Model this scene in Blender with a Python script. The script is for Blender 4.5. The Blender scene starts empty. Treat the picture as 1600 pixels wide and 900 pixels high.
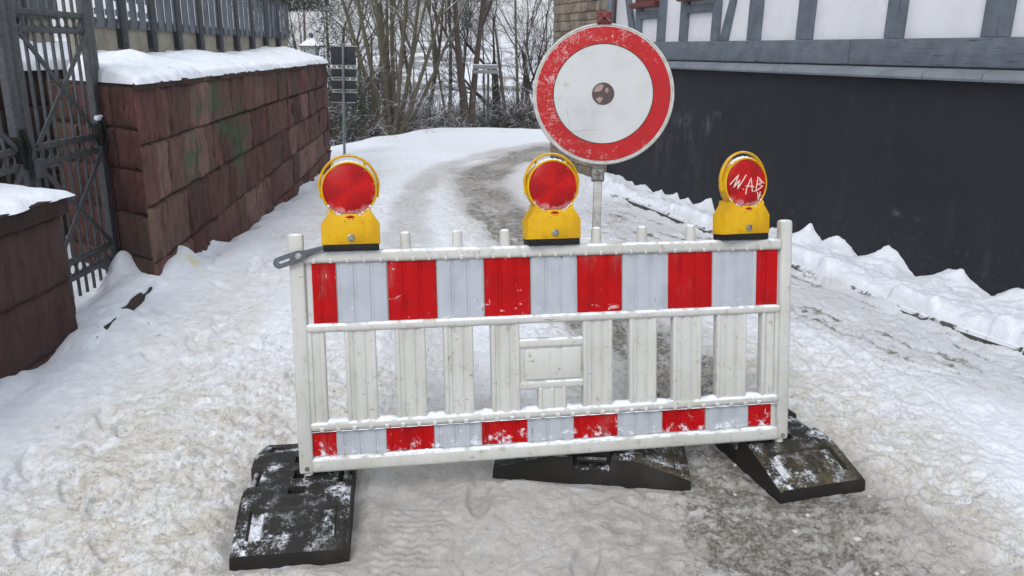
import bpy, bmesh, math, random
import numpy as np
from math import radians, sin, cos, pi, sqrt, atan2
from mathutils import Vector, Matrix
random.seed(7)
S = bpy.context.scene
COL = S.collection

# ------------------------------------------------------------------ camera geometry
F, PITCH, ROLL, EYE = 1250.0, 16.4, 0.8, 1.7
_p, _r = radians(PITCH), radians(ROLL)
_fw = np.array([0, cos(_p), -sin(_p)]); _rt = np.array([1, 0, 0.]); _up = np.cross(_rt, _fw)
RT = _rt*cos(_r)+_up*sin(_r); UP = -_rt*sin(_r)+_up*cos(_r)
EYEP = np.array([0, 0, EYE])
def ray(x, y): return RT*((x-800)/F)+UP*(-(y-450)/F)+_fw
def G(x, y, z=0.0):
    d = ray(x, y); return (EYEP+d*((z-EYE)/d[2]))
def atX(x, y, X):
    d = ray(x, y); return EYEP+d*(X/d[0])
def atY(x, y, Y):
    d = ray(x, y); return EYEP+d*(Y/d[1])
# right hand facade line
WB = np.array([3.5, 5.2]); WD = np.array([-0.36027, 0.93285]); WN = np.array([WD[1], -WD[0]])
def Wsz(x, y):
    d = ray(x, y); t = (WN@WB)/(WN@d[:2]); P = EYEP+t*d
    return float((P[:2]-WB)@WD), float(P[2])

# ------------------------------------------------------------------ noise
def _h(ix, iy, s):
    n = (ix.astype(np.int64)*374761393+iy.astype(np.int64)*668265263+s*974711) & 0xffffffff
    n = ((n ^ (n >> 13))*1274126177) & 0xffffffff
    n = (n ^ (n >> 16)) & 0xffffffff
    return n.astype(np.float64)/4294967295.0
def vn(x, y, s=0):
    xi = np.floor(x); yi = np.floor(y); fx = x-xi; fy = y-yi
    fx = fx*fx*fx*(fx*(fx*6-15)+10); fy = fy*fy*fy*(fy*(fy*6-15)+10)
    a = _h(xi, yi, s); b = _h(xi+1, yi, s); c = _h(xi, yi+1, s); d = _h(xi+1, yi+1, s)
    return (a+(b-a)*fx+(c-a)*fy+(a-b-c+d)*fx*fy)*2-1
def fbm(x, y, o=4, s=0, g=.5):
    v = 0; a = 1; t = 0
    for i in range(o):
        c, n = cos(i*1.1), sin(i*1.1)
        v = v+a*vn(x*c-y*n+i*17.3, x*n+y*c-i*9.1, s+i); t += a; a *= g; x = x*2.03; y = y*2.03
    return v/t
def cell(x, y, s=0):
    xi = np.floor(x); yi = np.floor(y); best = np.full(x.shape, 9.0)
    for i in (-1, 0, 1):
        for j in (-1, 0, 1):
            px = xi+i+_h(xi+i, yi+j, s); py = yi+j+_h(xi+i, yi+j, s+5)
            best = np.minimum(best, (px-x)**2+(py-y)**2)
    return np.sqrt(best)
def ss(a, b, x):
    t = np.clip((x-a)/(b-a), 0, 1); return t*t*(3-2*t)

# ------------------------------------------------------------------ object helpers
def tag(o, label=None, cat=None, group=None, kind=None):
    if label: o['label'] = label
    if cat: o['category'] = cat
    if group: o['group'] = group
    if kind: o['kind'] = kind
    return o
def empty(name, loc=(0, 0, 0), mat=None, **k):
    o = bpy.data.objects.new(name, None); COL.objects.link(o); o.empty_display_size = .1
    if mat is not None: o.matrix_world = mat
    else: o.location = loc
    return tag(o, **k)
def copy_tree(o, parent=None):
    c = o.copy(); COL.objects.link(c); c.parent = parent
    for ch in [q for q in o.children]: copy_tree(ch, c)
    return c
class MB:
    def __init__(s): s.v = []; s.f = []; s.attr = []
    def add(s, vs, fs, tone=0.5):
        n = len(s.v); s.v += [tuple(map(float, p)) for p in vs]
        s.f += [tuple(i+n for i in f) for f in fs]; s.attr += [tone]*len(vs); return s
    def box(s, a, b, tone=.5, bev=0.0):
        if bev > 0:
            bm = bmesh.new(); bmesh.ops.create_cube(bm, size=1)
            for v in bm.verts: v.co = Vector([(a[i]+b[i])/2+v.co[i]*(b[i]-a[i]) for i in range(3)])
            bmesh.ops.bevel(bm, geom=bm.edges[:], offset=min(bev, .48*min(abs(b[i]-a[i]) for i in range(3))), segments=3, profile=.5, affect='EDGES')
            s.bm(bm, tone); bm.free(); return s
        x0, y0, z0 = a; x1, y1, z1 = b
        return s.add([(x0,y0,z0),(x1,y0,z0),(x1,y1,z0),(x0,y1,z0),(x0,y0,z1),(x1,y0,z1),(x1,y1,z1),(x0,y1,z1)],
              [(0,3,2,1),(4,5,6,7),(0,1,5,4),(1,2,6,5),(2,3,7,6),(3,0,4,7)], tone)
    def bm(s, bm, tone=.5):
        bm.verts.index_update(); return s.add([v.co[:] for v in bm.verts], [[v.index for v in f.verts] for f in bm.faces], tone)
    def tube(s, pts, rad, n=8, caps=True, tone=.5):
        pts = [Vector(p) for p in pts]; m = len(pts)
        if not hasattr(rad, '__len__'): rad = [rad]*m
        u = None; vs = []
        for i, p in enumerate(pts):
            t = (pts[min(i+1, m-1)]-pts[max(i-1, 0)]).normalized()
            if u is None: u = t.orthogonal().normalized()
            else:
                u = (u-t*u.dot(t))
                u = u.normalized() if u.length > 1e-6 else t.orthogonal().normalized()
            w = t.cross(u)
            for k in range(n):
                a = 2*pi*k/n; q = p+(u*cos(a)+w*sin(a))*rad[i]; vs.append((q.x, q.y, q.z))
        fs = [(i*n+k, i*n+(k+1) % n, (i+1)*n+(k+1) % n, (i+1)*n+k) for i in range(m-1) for k in range(n)]
        if caps: fs += [tuple(range(n-1, -1, -1)), tuple((m-1)*n+k for k in range(n))]
        return s.add(vs, fs, tone)
    def lathe_y(s, prof, c=(0, 0, 0), n=48, tone=.5):   # profile (r, y) revolved about local y axis
        vs = []; fs = []
        for r, y in prof:
            for k in range(n):
                a = 2*pi*k/n; vs.append((c[0]+r*cos(a), c[1]+y, c[2]+r*sin(a)))
        for i in range(len(prof)-1):
            for k in range(n): fs.append((i*n+k, i*n+(k+1) % n, (i+1)*n+(k+1) % n, (i+1)*n+k))
        fs.append(tuple(range(n))); fs.append(tuple((len(prof)-1)*n+k for k in range(n-1, -1, -1)))
        return s.add(vs, fs, tone)
    def prism(s, poly, y0, y1, bev=0.0, tone=.5, holes=()):   # polygon in xz, extruded along y
        bm = bmesh.new()
        vs = [bm.verts.new((x, y0, z)) for x, z in poly]
        f = bm.faces.new(vs)
        r = bmesh.ops.extrude_face_region(bm, geom=[f])
        for g in r['geom']:
            if isinstance(g, bmesh.types.BMVert): g.co.y = y1
        if bev > 0:
            bmesh.ops.bevel(bm, geom=[e for e in bm.edges if abs(e.verts[0].co.y-e.verts[1].co.y) < 1e-6], offset=bev, segments=2, profile=.5, affect='EDGES')
        bmesh.ops.recalc_face_normals(bm, faces=bm.faces[:])
        s.bm(bm, tone); bm.free(); return s
    def build(s, name, mat, parent=None, smooth=True, angle=35, label=None, fixn=False):
        me = bpy.data.meshes.new(name); me.from_pydata(s.v, [], s.f); me.update()
        a = me.attributes.new('tone', 'FLOAT', 'POINT'); a.data.foreach_set('value', s.attr)
        if fixn:
            bm = bmesh.new(); bm.from_mesh(me); bmesh.ops.recalc_face_normals(bm, faces=bm.faces[:]); bm.to_mesh(me); bm.free()
        if smooth: me.shade_smooth(); me.set_sharp_from_angle(angle=radians(angle))
        o = bpy.data.objects.new(name, me); COL.objects.link(o)
        if mat: me.materials.append(mat)
        if parent: o.parent = parent
        if label: o['label'] = label
        return o
def gridmesh(name, X, Y, Z, mat, parent=None, attrs=None):
    ny, nx = X.shape
    me = bpy.data.meshes.new(name)
    co = np.stack([X, Y, Z], -1).reshape(-1, 3).astype(np.float32)
    me.vertices.add(nx*ny); me.vertices.foreach_set('co', co.ravel())
    i = np.arange(nx*ny).reshape(ny, nx)
    q = np.stack([i[:-1, :-1], i[:-1, 1:], i[1:, 1:], i[1:, :-1]], -1).reshape(-1, 4).astype(np.int32)
    nf = len(q); me.loops.add(nf*4); me.loops.foreach_set('vertex_index', q.ravel())
    me.polygons.add(nf); me.polygons.foreach_set('loop_start', np.arange(0, nf*4, 4, dtype=np.int32))
    me.polygons.foreach_set('loop_total', np.full(nf, 4, dtype=np.int32))
    me.update(calc_edges=True)
    for k, v in (attrs or {}).items():
        a = me.attributes.new(k, 'FLOAT', 'POINT'); a.data.foreach_set('value', np.asarray(v, dtype=np.float32).ravel())
    me.shade_smooth()
    o = bpy.data.objects.new(name, me); COL.objects.link(o); me.materials.append(mat)
    if parent: o.parent = parent
    return o

# ------------------------------------------------------------------ materials
class NT:
    def __init__(s, name, rough=.6, spec=.5, metal=0.0):
        s.m = bpy.data.materials.new(name); s.m.use_nodes = True; s.t = s.m.node_tree; s.n = s.t.nodes
        s.b = s.n['Principled BSDF']; s.b.inputs['Roughness'].default_value = rough
        s.b.inputs['Specular IOR Level'].default_value = spec; s.b.inputs['Metallic'].default_value = metal
        s.tc = s.n.new('ShaderNodeTexCoord')
    def link(s, a, b): s.t.links.new(a, b)
    def coord(s, scale=(1, 1, 1), kind='Object'):
        m = s.n.new('ShaderNodeMapping'); m.inputs['Scale'].default_value = scale; s.link(s.tc.outputs[kind], m.inputs['Vector']); return m.outputs[0]
    def noise(s, scale, detail=4, rough=.55, co=None, dist=0.0):
        n = s.n.new('ShaderNodeTexNoise'); n.inputs['Scale'].default_value = scale; n.inputs['Detail'].default_value = detail
        n.inputs['Roughness'].default_value = rough; n.inputs['Distortion'].default_value = dist
        s.link(co if co is not None else s.tc.outputs['Object'], n.inputs['Vector']); return n.outputs['Fac']
    def vor(s, scale, co=None, feature='F1', out='Distance'):
        n = s.n.new('ShaderNodeTexVoronoi'); n.feature = feature; n.inputs['Scale'].default_value = scale
        s.link(co if co is not None else s.tc.outputs['Object'], n.inputs['Vector']); return n.outputs[out]
    def rng(s, v, a, b, c=0.0, d=1.0, smooth=True):
        n = s.n.new('ShaderNodeMapRange'); n.interpolation_type = 'SMOOTHSTEP' if smooth else 'LINEAR'
        n.inputs['From Min'].default_value = a; n.inputs['From Max'].default_value = b
        n.inputs['To Min'].default_value = c; n.inputs['To Max'].default_value = d
        s.link(v, n.inputs['Value']); return n.outputs[0]
    def math(s, op, a, b=None, clamp=False):
        n = s.n.new('ShaderNodeMath'); n.operation = op; n.use_clamp = clamp
        for i, v in enumerate((a, b)):
            if v is None: continue
            if isinstance(v, (int, float)): n.inputs[i].default_value = v
            else: s.link(v, n.inputs[i])
        return n.outputs[0]
    def mix(s, f, a, b):
        n = s.n.new('ShaderNodeMix'); n.data_type = 'RGBA'
        for sock, v in ((n.inputs[0], f), (n.inputs[6], a), (n.inputs[7], b)):
            if isinstance(v, (int, float)): sock.default_value = v
            elif isinstance(v, tuple): sock.default_value = (*v[:3], 1)
            else: s.link(v, sock)
        return n.outputs[2]
    def attr(s, name):
        n = s.n.new('ShaderNodeAttribute'); n.attribute_name = name; return n.outputs['Fac']
    def sep(s, v):
        n = s.n.new('ShaderNodeSeparateXYZ'); s.link(v, n.inputs[0]); return n.outputs
    def geo(s, out='Normal'): return s.n.new('ShaderNodeNewGeometry').outputs[out]
    def color(s, c):
        if isinstance(c, tuple): s.b.inputs['Base Color'].default_value = (*c, 1)
        else: s.link(c, s.b.inputs['Base Color'])
        return s
    def rough(s, v): s.link(v, s.b.inputs['Roughness']); return s
    def bump(s, h, strength=.3, dist=.01):
        n = s.n.new('ShaderNodeBump'); n.inputs['Strength'].default_value = strength; n.inputs['Distance'].default_value = dist
        s.link(h, n.inputs['Height'])
        prev = s.b.inputs['Normal'].links
        if prev: s.link(prev[0].from_socket, n.inputs['Normal'])
        s.link(n.outputs[0], s.b.inputs['Normal']); return s

SNOW = (.80, .84, .91)
def m_snow():
    t = NT('clean_snow', .65, .3)
    t.color(t.mix(t.rng(t.noise(6, 5), .45, .75), SNOW, (.70, .74, .81)))
    t.bump(t.noise(25, 6, .6), .5, .02); t.bump(t.noise(220, 3, .7), .4, .003)
    return t.m
def m_ground():
    t = NT('snowy_ground', .6, .35)
    dirt, dark, ice, pure = t.attr('dirt'), t.attr('dark'), t.attr('ice'), t.attr('pure')
    n1 = t.noise(2.2, 6, .6); n2 = t.noise(14, 7, .65); n3 = t.noise(70, 5, .7); n4 = t.noise(5, 6, .6, dist=.6)
    c = t.mix(t.rng(n2, .35, .7), SNOW, (.74, .785, .86))
    # beige slush
    dm = t.math('MULTIPLY', dirt, t.rng(t.math('ADD', t.math('MULTIPLY', n2, .55), t.math('MULTIPLY', n4, .45)), .30, .62, .15, 1), True)
    c = t.mix(dm, c, t.mix(n3, (.44, .41, .355), (.70, .67, .61)))
    # warm tint pockets
    c = t.mix(t.math('MULTIPLY', dirt, t.rng(n4, .56, .78, 0, .45)), c, (.43, .375, .29))
    # thin dirty creases and grit; dark crease contrast painted into the colour
    va = t.math('ABSOLUTE', t.math('SUBTRACT', t.noise(11, 6, .72, co=t.coord((1.25, .8, 1)), dist=.7), .5))
    vb = t.math('ABSOLUTE', t.math('SUBTRACT', t.noise(34, 5, .75, co=t.coord((1.2, .8, 1)), dist=.5), .5))
    cre = t.math('MAXIMUM', t.math('MULTIPLY', t.rng(va, .022, .004), t.rng(n3, .42, .6)), t.math('MULTIPLY', t.rng(vb, .03, .006), t.rng(n2, .5, .66)))
    cm_ = t.math('MULTIPLY', cre, t.math('ADD', t.math('MULTIPLY', t.math('MAXIMUM', dirt, ice), .8), .10), True)
    c = t.mix(cm_, c, (.24, .205, .155))
    # pinkish salt
    c = t.mix(t.math('MULTIPLY', t.attr('pink'), t.rng(n2, .45, .65, 0, .6)), c, (.42, .27, .24))
    # grey ice
    c = t.mix(t.math('MULTIPLY', ice, t.rng(t.math('ADD', t.math('MULTIPLY', n1, .5), t.math('MULTIPLY', n2, .5)),   .32, .60, .5, 1), True), c, t.mix(t.rng(n2, .3, .7), (.225, .21, .185), (.50, .48, .46)))
    # exposed wet asphalt and grit
    th = t.math('ADD', t.math('MULTIPLY', n2, .55), t.math('MULTIPLY', t.noise(34, 6, .75), .45))
    dk = t.rng(t.math('ADD', th, t.math('MULTIPLY', t.math('SUBTRACT', dark, 1.0), .36)), .375, .51)
    dk = t.math('MULTIPLY', dk, t.rng(dark, .02, .2))
    c = t.mix(dk, c, t.mix(t.rng(n3, .4, .6), (.095, .087, .075), (.26, .24, .21)))
    # fine dark grit specks on packed snow
    sp = t.rng(t.noise(110, 3, .6, co=t.coord((1, .45, 1))), .66, .74)
    sp = t.math('MULTIPLY', sp, t.rng(t.noise(9, 3), .42, .6))
    c = t.mix(t.math('MULTIPLY', sp, t.math('SUBTRACT', 1.0, pure, True)), c, (.16, .13, .10))
    # yellow stain
    c = t.mix(t.math('MULTIPLY', t.attr('yellow'), .8), c, (.70, .66, .30))
    # wooded patches on the distant hillside
    far = t.attr('far')
    c = t.mix(t.math('MULTIPLY', far, t.rng(t.noise(.035, 6, .6), .47, .56)), c, (.13, .12, .125))
    t.color(c)
    t.rough(t.math('SUBTRACT', .68, t.math('MULTIPLY', dk, .33)))
    t.bump(n2, .55, .014); t.bump(n3, .8, .008); t.bump(t.noise(230, 3, .7), .7, .003)
    return t.m
def m_plastic():
    t = NT('weathered_white_plastic', .5, .3)
    z = t.sep(t.tc.outputs['Object'])[2]
    str_ = t.noise(5, 6, .65, co=t.coord((6, 6, 1)))
    c = t.mix(t.rng(t.noise(3, 5), .35, .75), (.52, .525, .51), (.44, .44, .41))
    c = t.mix(t.rng(str_, .48, .74, 0, .42), c, (.33, .325, .25))
    c = t.mix(t.rng(t.noise(24, 6, .75), .57, .70, 0, .8), c, (.23, .20, .15))
    sc = t.rng(t.noise(16, 4, .65, co=t.coord((1, 1, 4), )), .66, .70)
    c = t.mix(t.math('MULTIPLY', sc, .7), c, (.12, .10, .08))
    c = t.mix(t.math('MULTIPLY', t.attr('tone'), t.rng(t.noise(40, 5, .7), .35, .55)), c, (.10, .095, .06)) if False else c
    nz = t.sep(t.geo())[2]
    sn = t.math('MULTIPLY', t.rng(nz, .35, .75), t.rng(t.noise(18, 5, .6), .40, .55))
    c = t.mix(sn, c, SNOW)
    t.color(c); t.bump(t.noise(40, 5, .6), .12, .004); t.bump(t.noise(180, 2), .08, .001)
    return t.m
def m_foil(name, base, dark, snowy=False):
    t = NT(name, .45, .12)
    co = t.tc.outputs['Object']; xyz = t.sep(co)
    c = t.mix(t.rng(t.noise(9, 5, .6), .4, .75), base, dark)
    # honeycomb-fine retroreflective texture
    c = t.mix(t.rng(t.noise(4, 5, .7, co=t.coord((2, 2, .8))), .55, .8, 0, .35), c, (.30, .29, .26))
    sc = t.rng(t.noise(30, 2, .5, co=t.coord((2.6, 1, .35))), .74, .765)
    c = t.mix(t.math('MULTIPLY', sc, .8), c, (.62, .6, .58) if base[0] > base[1]*2 else (.06, .06, .05))
    if snowy:
        lo = t.rng(xyz[2], .155, .072)
        m = t.math('MULTIPLY', t.rng(t.math('ADD', t.noise(26, 5, .7), t.math('MULTIPLY', lo, .12)), .62, .76), .75)
        c = t.mix(m, c, SNOW); t.bump(m, .5, .004)
    else:
        lo = t.rng(xyz[2], .70, .59)
        m = t.rng(t.math('ADD', t.noise(26, 4, .65, co=t.coord((.7, 1, 1.6))), t.math('MULTIPLY', lo, .07)), .70, .73)
        c = t.mix(t.math('MULTIPLY', m, .45), c, (.7, .68, .68))
    t.color(c); t.rough(t.rng(t.noise(12, 4), .3, .8, .34, .58)); t.bump(t.noise(60, 3), .06, .002)
    return t.m
def m_rubber(name, tint=0.0):
    t = NT(name, .62, .35)
    n = t.noise(11, 7, .72); f = t.noise(60, 5, .7)
    c = t.mix(f, (.006, .0055, .005), (.020, .018, .016))
    c = t.mix(t.rng(t.noise(5, 5, .6), .5, .75, 0, .7), c, (.045, .04, .034))
    if tint:
        x = t.sep(t.tc.outputs['Object'])[0]
        c = t.mix(t.math('MULTIPLY', t.math('MULTIPLY', t.rng(x, .14*tint, .24*tint), t.rng(t.sep(t.geo())[2], .3, .8)), t.rng(t.noise(14, 6, .75), .38, .62, .05, .85)), c, (.085, .068, .032))
    nz = t.sep(t.geo())[2]
    up = t.rng(nz, .55, .9)
    m = t.rng(t.math('ADD', t.math('MULTIPLY', n, .62), t.math('MULTIPLY', t.noise(95, 4, .8), .38)), .50, .60)
    m = t.math('MULTIPLY', up, t.math('MULTIPLY', m, t.rng(t.noise(3.1, 3), .34, .56)))
    rec = t.math('MULTIPLY', t.attr('tone'), t.rng(t.math('ADD', t.math('MULTIPLY', n, .6), t.math('MULTIPLY', t.noise(70, 4, .8), .4)), .44, .56, 0, .9))
    m = t.math('MAXIMUM', m, t.math('MULTIPLY', rec, up))
    c = t.mix(m, c, SNOW)
    t.color(c); t.bump(m, .8, .006); t.bump(f, .25, .003)
    return t.m
def m_simple(name, a, b=None, rough=.5, metal=0.0, scale=12, bump=.1, snow=False, spec=.5):
    t = NT(name, rough, spec, metal)
    c = t.mix(t.rng(t.noise(scale, 5, .65), .35, .7), a, b or a)
    if snow:
        nz = t.sep(t.geo())[2]
        c = t.mix(t.math('MULTIPLY', t.rng(nz, .45, .8), t.rng(t.noise(9, 4), .38, .5)), c, SNOW)
    t.color(c)
    if bump: t.bump(t.noise(scale*4, 4, .6), bump, .004)
    return t.m
def m_stone(name, cols, rough=.85, moss=True, green=False, scale=1.0):
    t = NT(name, rough, .25)
    tone = t.attr('tone')
    r = t.n.new('ShaderNodeValToRGB'); t.link(tone, r.inputs[0]); e = r.color_ramp.elements
    e[0].color = (*cols[0], 1); e[1].color = (*cols[-1], 1)
    for i, cc in enumerate(cols[1:-1]):
        k = e.new((i+1)/(len(cols)-1)); k.color = (*cc, 1)
    c = r.outputs[0]
    c = t.mix(t.rng(t.noise(3.0*scale, 3, .5), .35, .65, 0, .25), c, cols[2])
    st = t.noise(7*scale, 7, .68, co=t.coord((1, 2.2, .55)))
    c = t.mix(t.rng(t.noise(16*scale, 5, .7, co=t.coord((1, 1.6, .16))), .42, .66, 0, .28), c, tuple(v*1.9 for v in cols[1]))
    c = t.mix(t.rng(st, .42, .68, 0, .5), c, (cols[0][0]*.42, cols[0][1]*.42, cols[0][2]*.42))
    c = t.mix(t.rng(t.noise(13*scale, 6, .7, co=t.coord((1, 3, .5))), .56, .74, 0, .35), c, tuple(min(1, v*1.5) for v in cols[-1]))
    c = t.mix(t.rng(t.noise(45*scale, 5, .75), .55, .72, 0, .5), c, tuple(v*.3 for v in cols[0]))
    if moss:
        z = t.sep(t.tc.outputs['Object'])[2]
        c = t.mix(t.math('MULTIPLY', t.rng(z, 1.25, 1.5, 0, .6), t.rng(t.noise(4, 5), .35, .6)), c, (.035, .030, .022))
        c = t.mix(t.rng(t.noise(2.4, 6, .7), .58, .70, 0, .55), c, (.045, .05, .025))
    if green:
        y = t.attr('green')
        c = t.mix(t.math('MULTIPLY', y, t.rng(t.noise(9, 5, .7), .38, .55, 0, .85)), c, (.045, .105, .055))
    t.color(c); t.bump(st, .5, .02); t.bump(t.noise(60*scale, 6, .7), .5, .008)
    return t.m
def m_wood():
    t = NT('grey_painted_timber', .62, .35)
    g = t.noise(6, 6, .65, co=t.coord((1, 1, 1)))
    c = t.mix(t.rng(g, .3, .75), (.135, .160, .195), (.085, .10, .122))
    cr = t.attr('tone')
    c = t.mix(t.rng(t.noise(2.2, 6, .6, co=t.coord((2, 2, 26)), dist=.5), .60, .66, 0, .75), c, (.022, .025, .03))
    t.color(c); t.bump(t.noise(3, 6, .6, co=t.coord((2, 2, 26)), dist=.5), .5, .012); return t.m
def m_wood_v():
    t = NT('grey_painted_post', .62, .35)
    c = t.mix(t.rng(t.noise(6, 6, .65), .3, .75), (.135, .160, .195), (.085, .10, .122))
    c = t.mix(t.rng(t.noise(2.2, 6, .6, co=t.coord((24, 24, 1.6)), dist=.4), .60, .67, 0, .7), c, (.022, .025, .03))
    t.color(c); t.bump(t.noise(3, 6, .6, co=t.coord((24, 24, 1.6))), .5, .012); return t.m
def m_render_dark():
    t = NT('dark_plinth_paint', .72, .3)
    c = t.mix(t.rng(t.noise(1.1, 6, .7), .3, .75), (.0105, .0128, .0172), (.0165, .0193, .025))
    # chalky scuffs
    c = t.mix(t.math('MULTIPLY', t.attr('tone'), t.rng(t.noise(7, 6, .7, co=t.coord((1, 1, .35))), .46, .70, 0, .75)), c, (.16, .165, .185))
    c = t.mix(t.rng(t.noise(3.3, 5, .6, co=t.coord((1.4, 1.4, .3))), .54, .8, 0, .25), c, (.055, .061, .07))
    zz_ = t.sep(t.tc.outputs['Object'])[2]; c = t.mix(t.math('MULTIPLY', t.rng(zz_, .75, .15), t.rng(t.noise(16, 6, .8), .52, .70, 0, .5)), c, (.085, .09, .095))
    t.color(c); t.bump(t.noise(50, 5, .6), .2, .004); t.bump(t.noise(3, 3), .12, .02); return t.m
def m_lens():
    t = NT('red_lens', .34, .2)
    n = t.n.new('ShaderNodeTexGradient') if False else None
    xyz = t.sep(t.tc.outputs['Object'])
    w = t.n.new('ShaderNodeTexWave'); w.wave_type = 'RINGS'; w.rings_direction = 'SPHERICAL'; w.inputs['Scale'].default_value = 90
    t.link(t.tc.outputs['Object'], w.inputs['Vector'])
    a = t.math('ARCTAN2', xyz[2], xyz[0])
    sect = t.math('SINE', t.math('MULTIPLY', a, 5.0)); sect2 = t.math('SINE', t.math('ADD', t.math('MULTIPLY', a, 3.0), 1.3))
    f = t.math('ADD', t.math('MULTIPLY', sect, .10), t.math('MULTIPLY', sect2, .16))
    f = t.rng(t.math('ADD', f, t.noise(7, 2)), .15, 1.0)
    c = t.mix(f, (.30, .001, .003), (.60, .004, .005))
    hx = t.vor(170); c = t.mix(t.rng(hx, .2, .6, 0, .35), c, (.13, .001, .002))
    r2 = t.math('SQRT', t.math('ADD', t.math('POWER', xyz[0], 2.0), t.math('POWER', xyz[2], 2.0)))
    fr = t.math('MULTIPLY', t.rng(xyz[2], -.045, -.085), t.rng(t.math('ADD', t.noise(28, 5, .7), t.rng(r2, .06, .1, 0, .25)), .56, .70))
    c = t.mix(t.math('MULTIPLY', fr, .55), c, (.62, .40, .43))
    c = t.mix(t.math('MULTIPLY', t.rng(r2, .085, .098), t.rng(t.noise(30, 4), .52, .62, 0, .7)), c, (.55, .28, .25))
    t.color(c); pass
    t.bump(w.outputs['Fac'], .18, .002); return t.m
def m_yellow():
    t = NT('yellow_plastic', .42, .25)
    c = t.mix(t.rng(t.noise(10, 5, .65), .35, .75), (.62, .36, .003), (.48, .25, .002))
    c = t.mix(t.rng(t.noise(45, 5, .75), .62, .72, 0, .6), c, (.22, .12, .02))
    c = t.mix(t.math('MULTIPLY', t.rng(t.sep(t.geo())[2], .6, .9), t.rng(t.noise(40, 4), .5, .6, 0, .9)), c, SNOW)
    t.color(c); t.bump(t.noise(90, 3), .08, .001); return t.m
def m_sign(name, base, worn, amount, dk=(.05, .045, .035)):
    t = NT(name, .5, .25)
    xyz = t.sep(t.tc.outputs['Object'])
    c = t.mix(t.rng(t.noise(5, 5), .4, .8), base, tuple(v*.82 for v in base))
    reg = t.math('ADD', t.rng(xyz[0], -.05, -.24, 0, .085), t.rng(xyz[2], .10, .27, 0, .07))
    reg = t.math('ADD', reg, t.rng(xyz[2], -.14, -.27, 0, .06))
    n = t.math('ADD', t.math('MULTIPLY', t.noise(26, 6, .8, dist=.4), .6), t.math('MULTIPLY', t.noise(110, 3, .7), .4))
    c = t.mix(t.math('MULTIPLY', t.rng(t.math('ADD', n, reg), .585, .68), amount), c, worn)
    g = t.math('MULTIPLY', t.rng(t.noise(17, 7, .8), .55, .70), t.rng(xyz[0], .12, -.12, .15, 1))
    c = t.mix(t.math('MULTIPLY', g, .6 if amount < .5 else .2), c, (.30, .27, .17))
    v = t.vor(5.5, co=t.coord((1, 1, .8)), feature='DISTANCE_TO_EDGE')
    sc = t.math('MULTIPLY', t.rng(v, .0045, .002), t.rng(t.noise(4, 3), .52, .6))
    c = t.mix(t.math('MULTIPLY', sc, .6), c, dk)
    t.color(c); t.bump(t.noise(60, 4), .07, .002); return t.m
def m_bark(name, a, b):
    t = NT(name, .9, .2)
    c = t.mix(t.noise(9, 6, .7, co=t.coord((1, 1, .35))), a, b)
    nz = t.sep(t.geo())[2]
    m = t.math('MULTIPLY', t.rng(nz, .30, .62), t.rng(t.noise(1.9, 5, .7), .40, .52))
    c = t.mix(m, c, SNOW)
    t.color(c); return t.m
def m_leaf():
    t = NT('evergreen_leaf', .5, .4)
    c = t.mix(t.attr('tone'), (.010, .016, .008), (.035, .05, .022))
    nz = t.math('ABSOLUTE', t.sep(t.geo())[2])
    c = t.mix(t.math('MULTIPLY', t.rng(nz, .72, .9), t.rng(t.noise(2.2, 4, .6), .46, .56)), c, SNOW)
    t.color(c); return t.m

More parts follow.
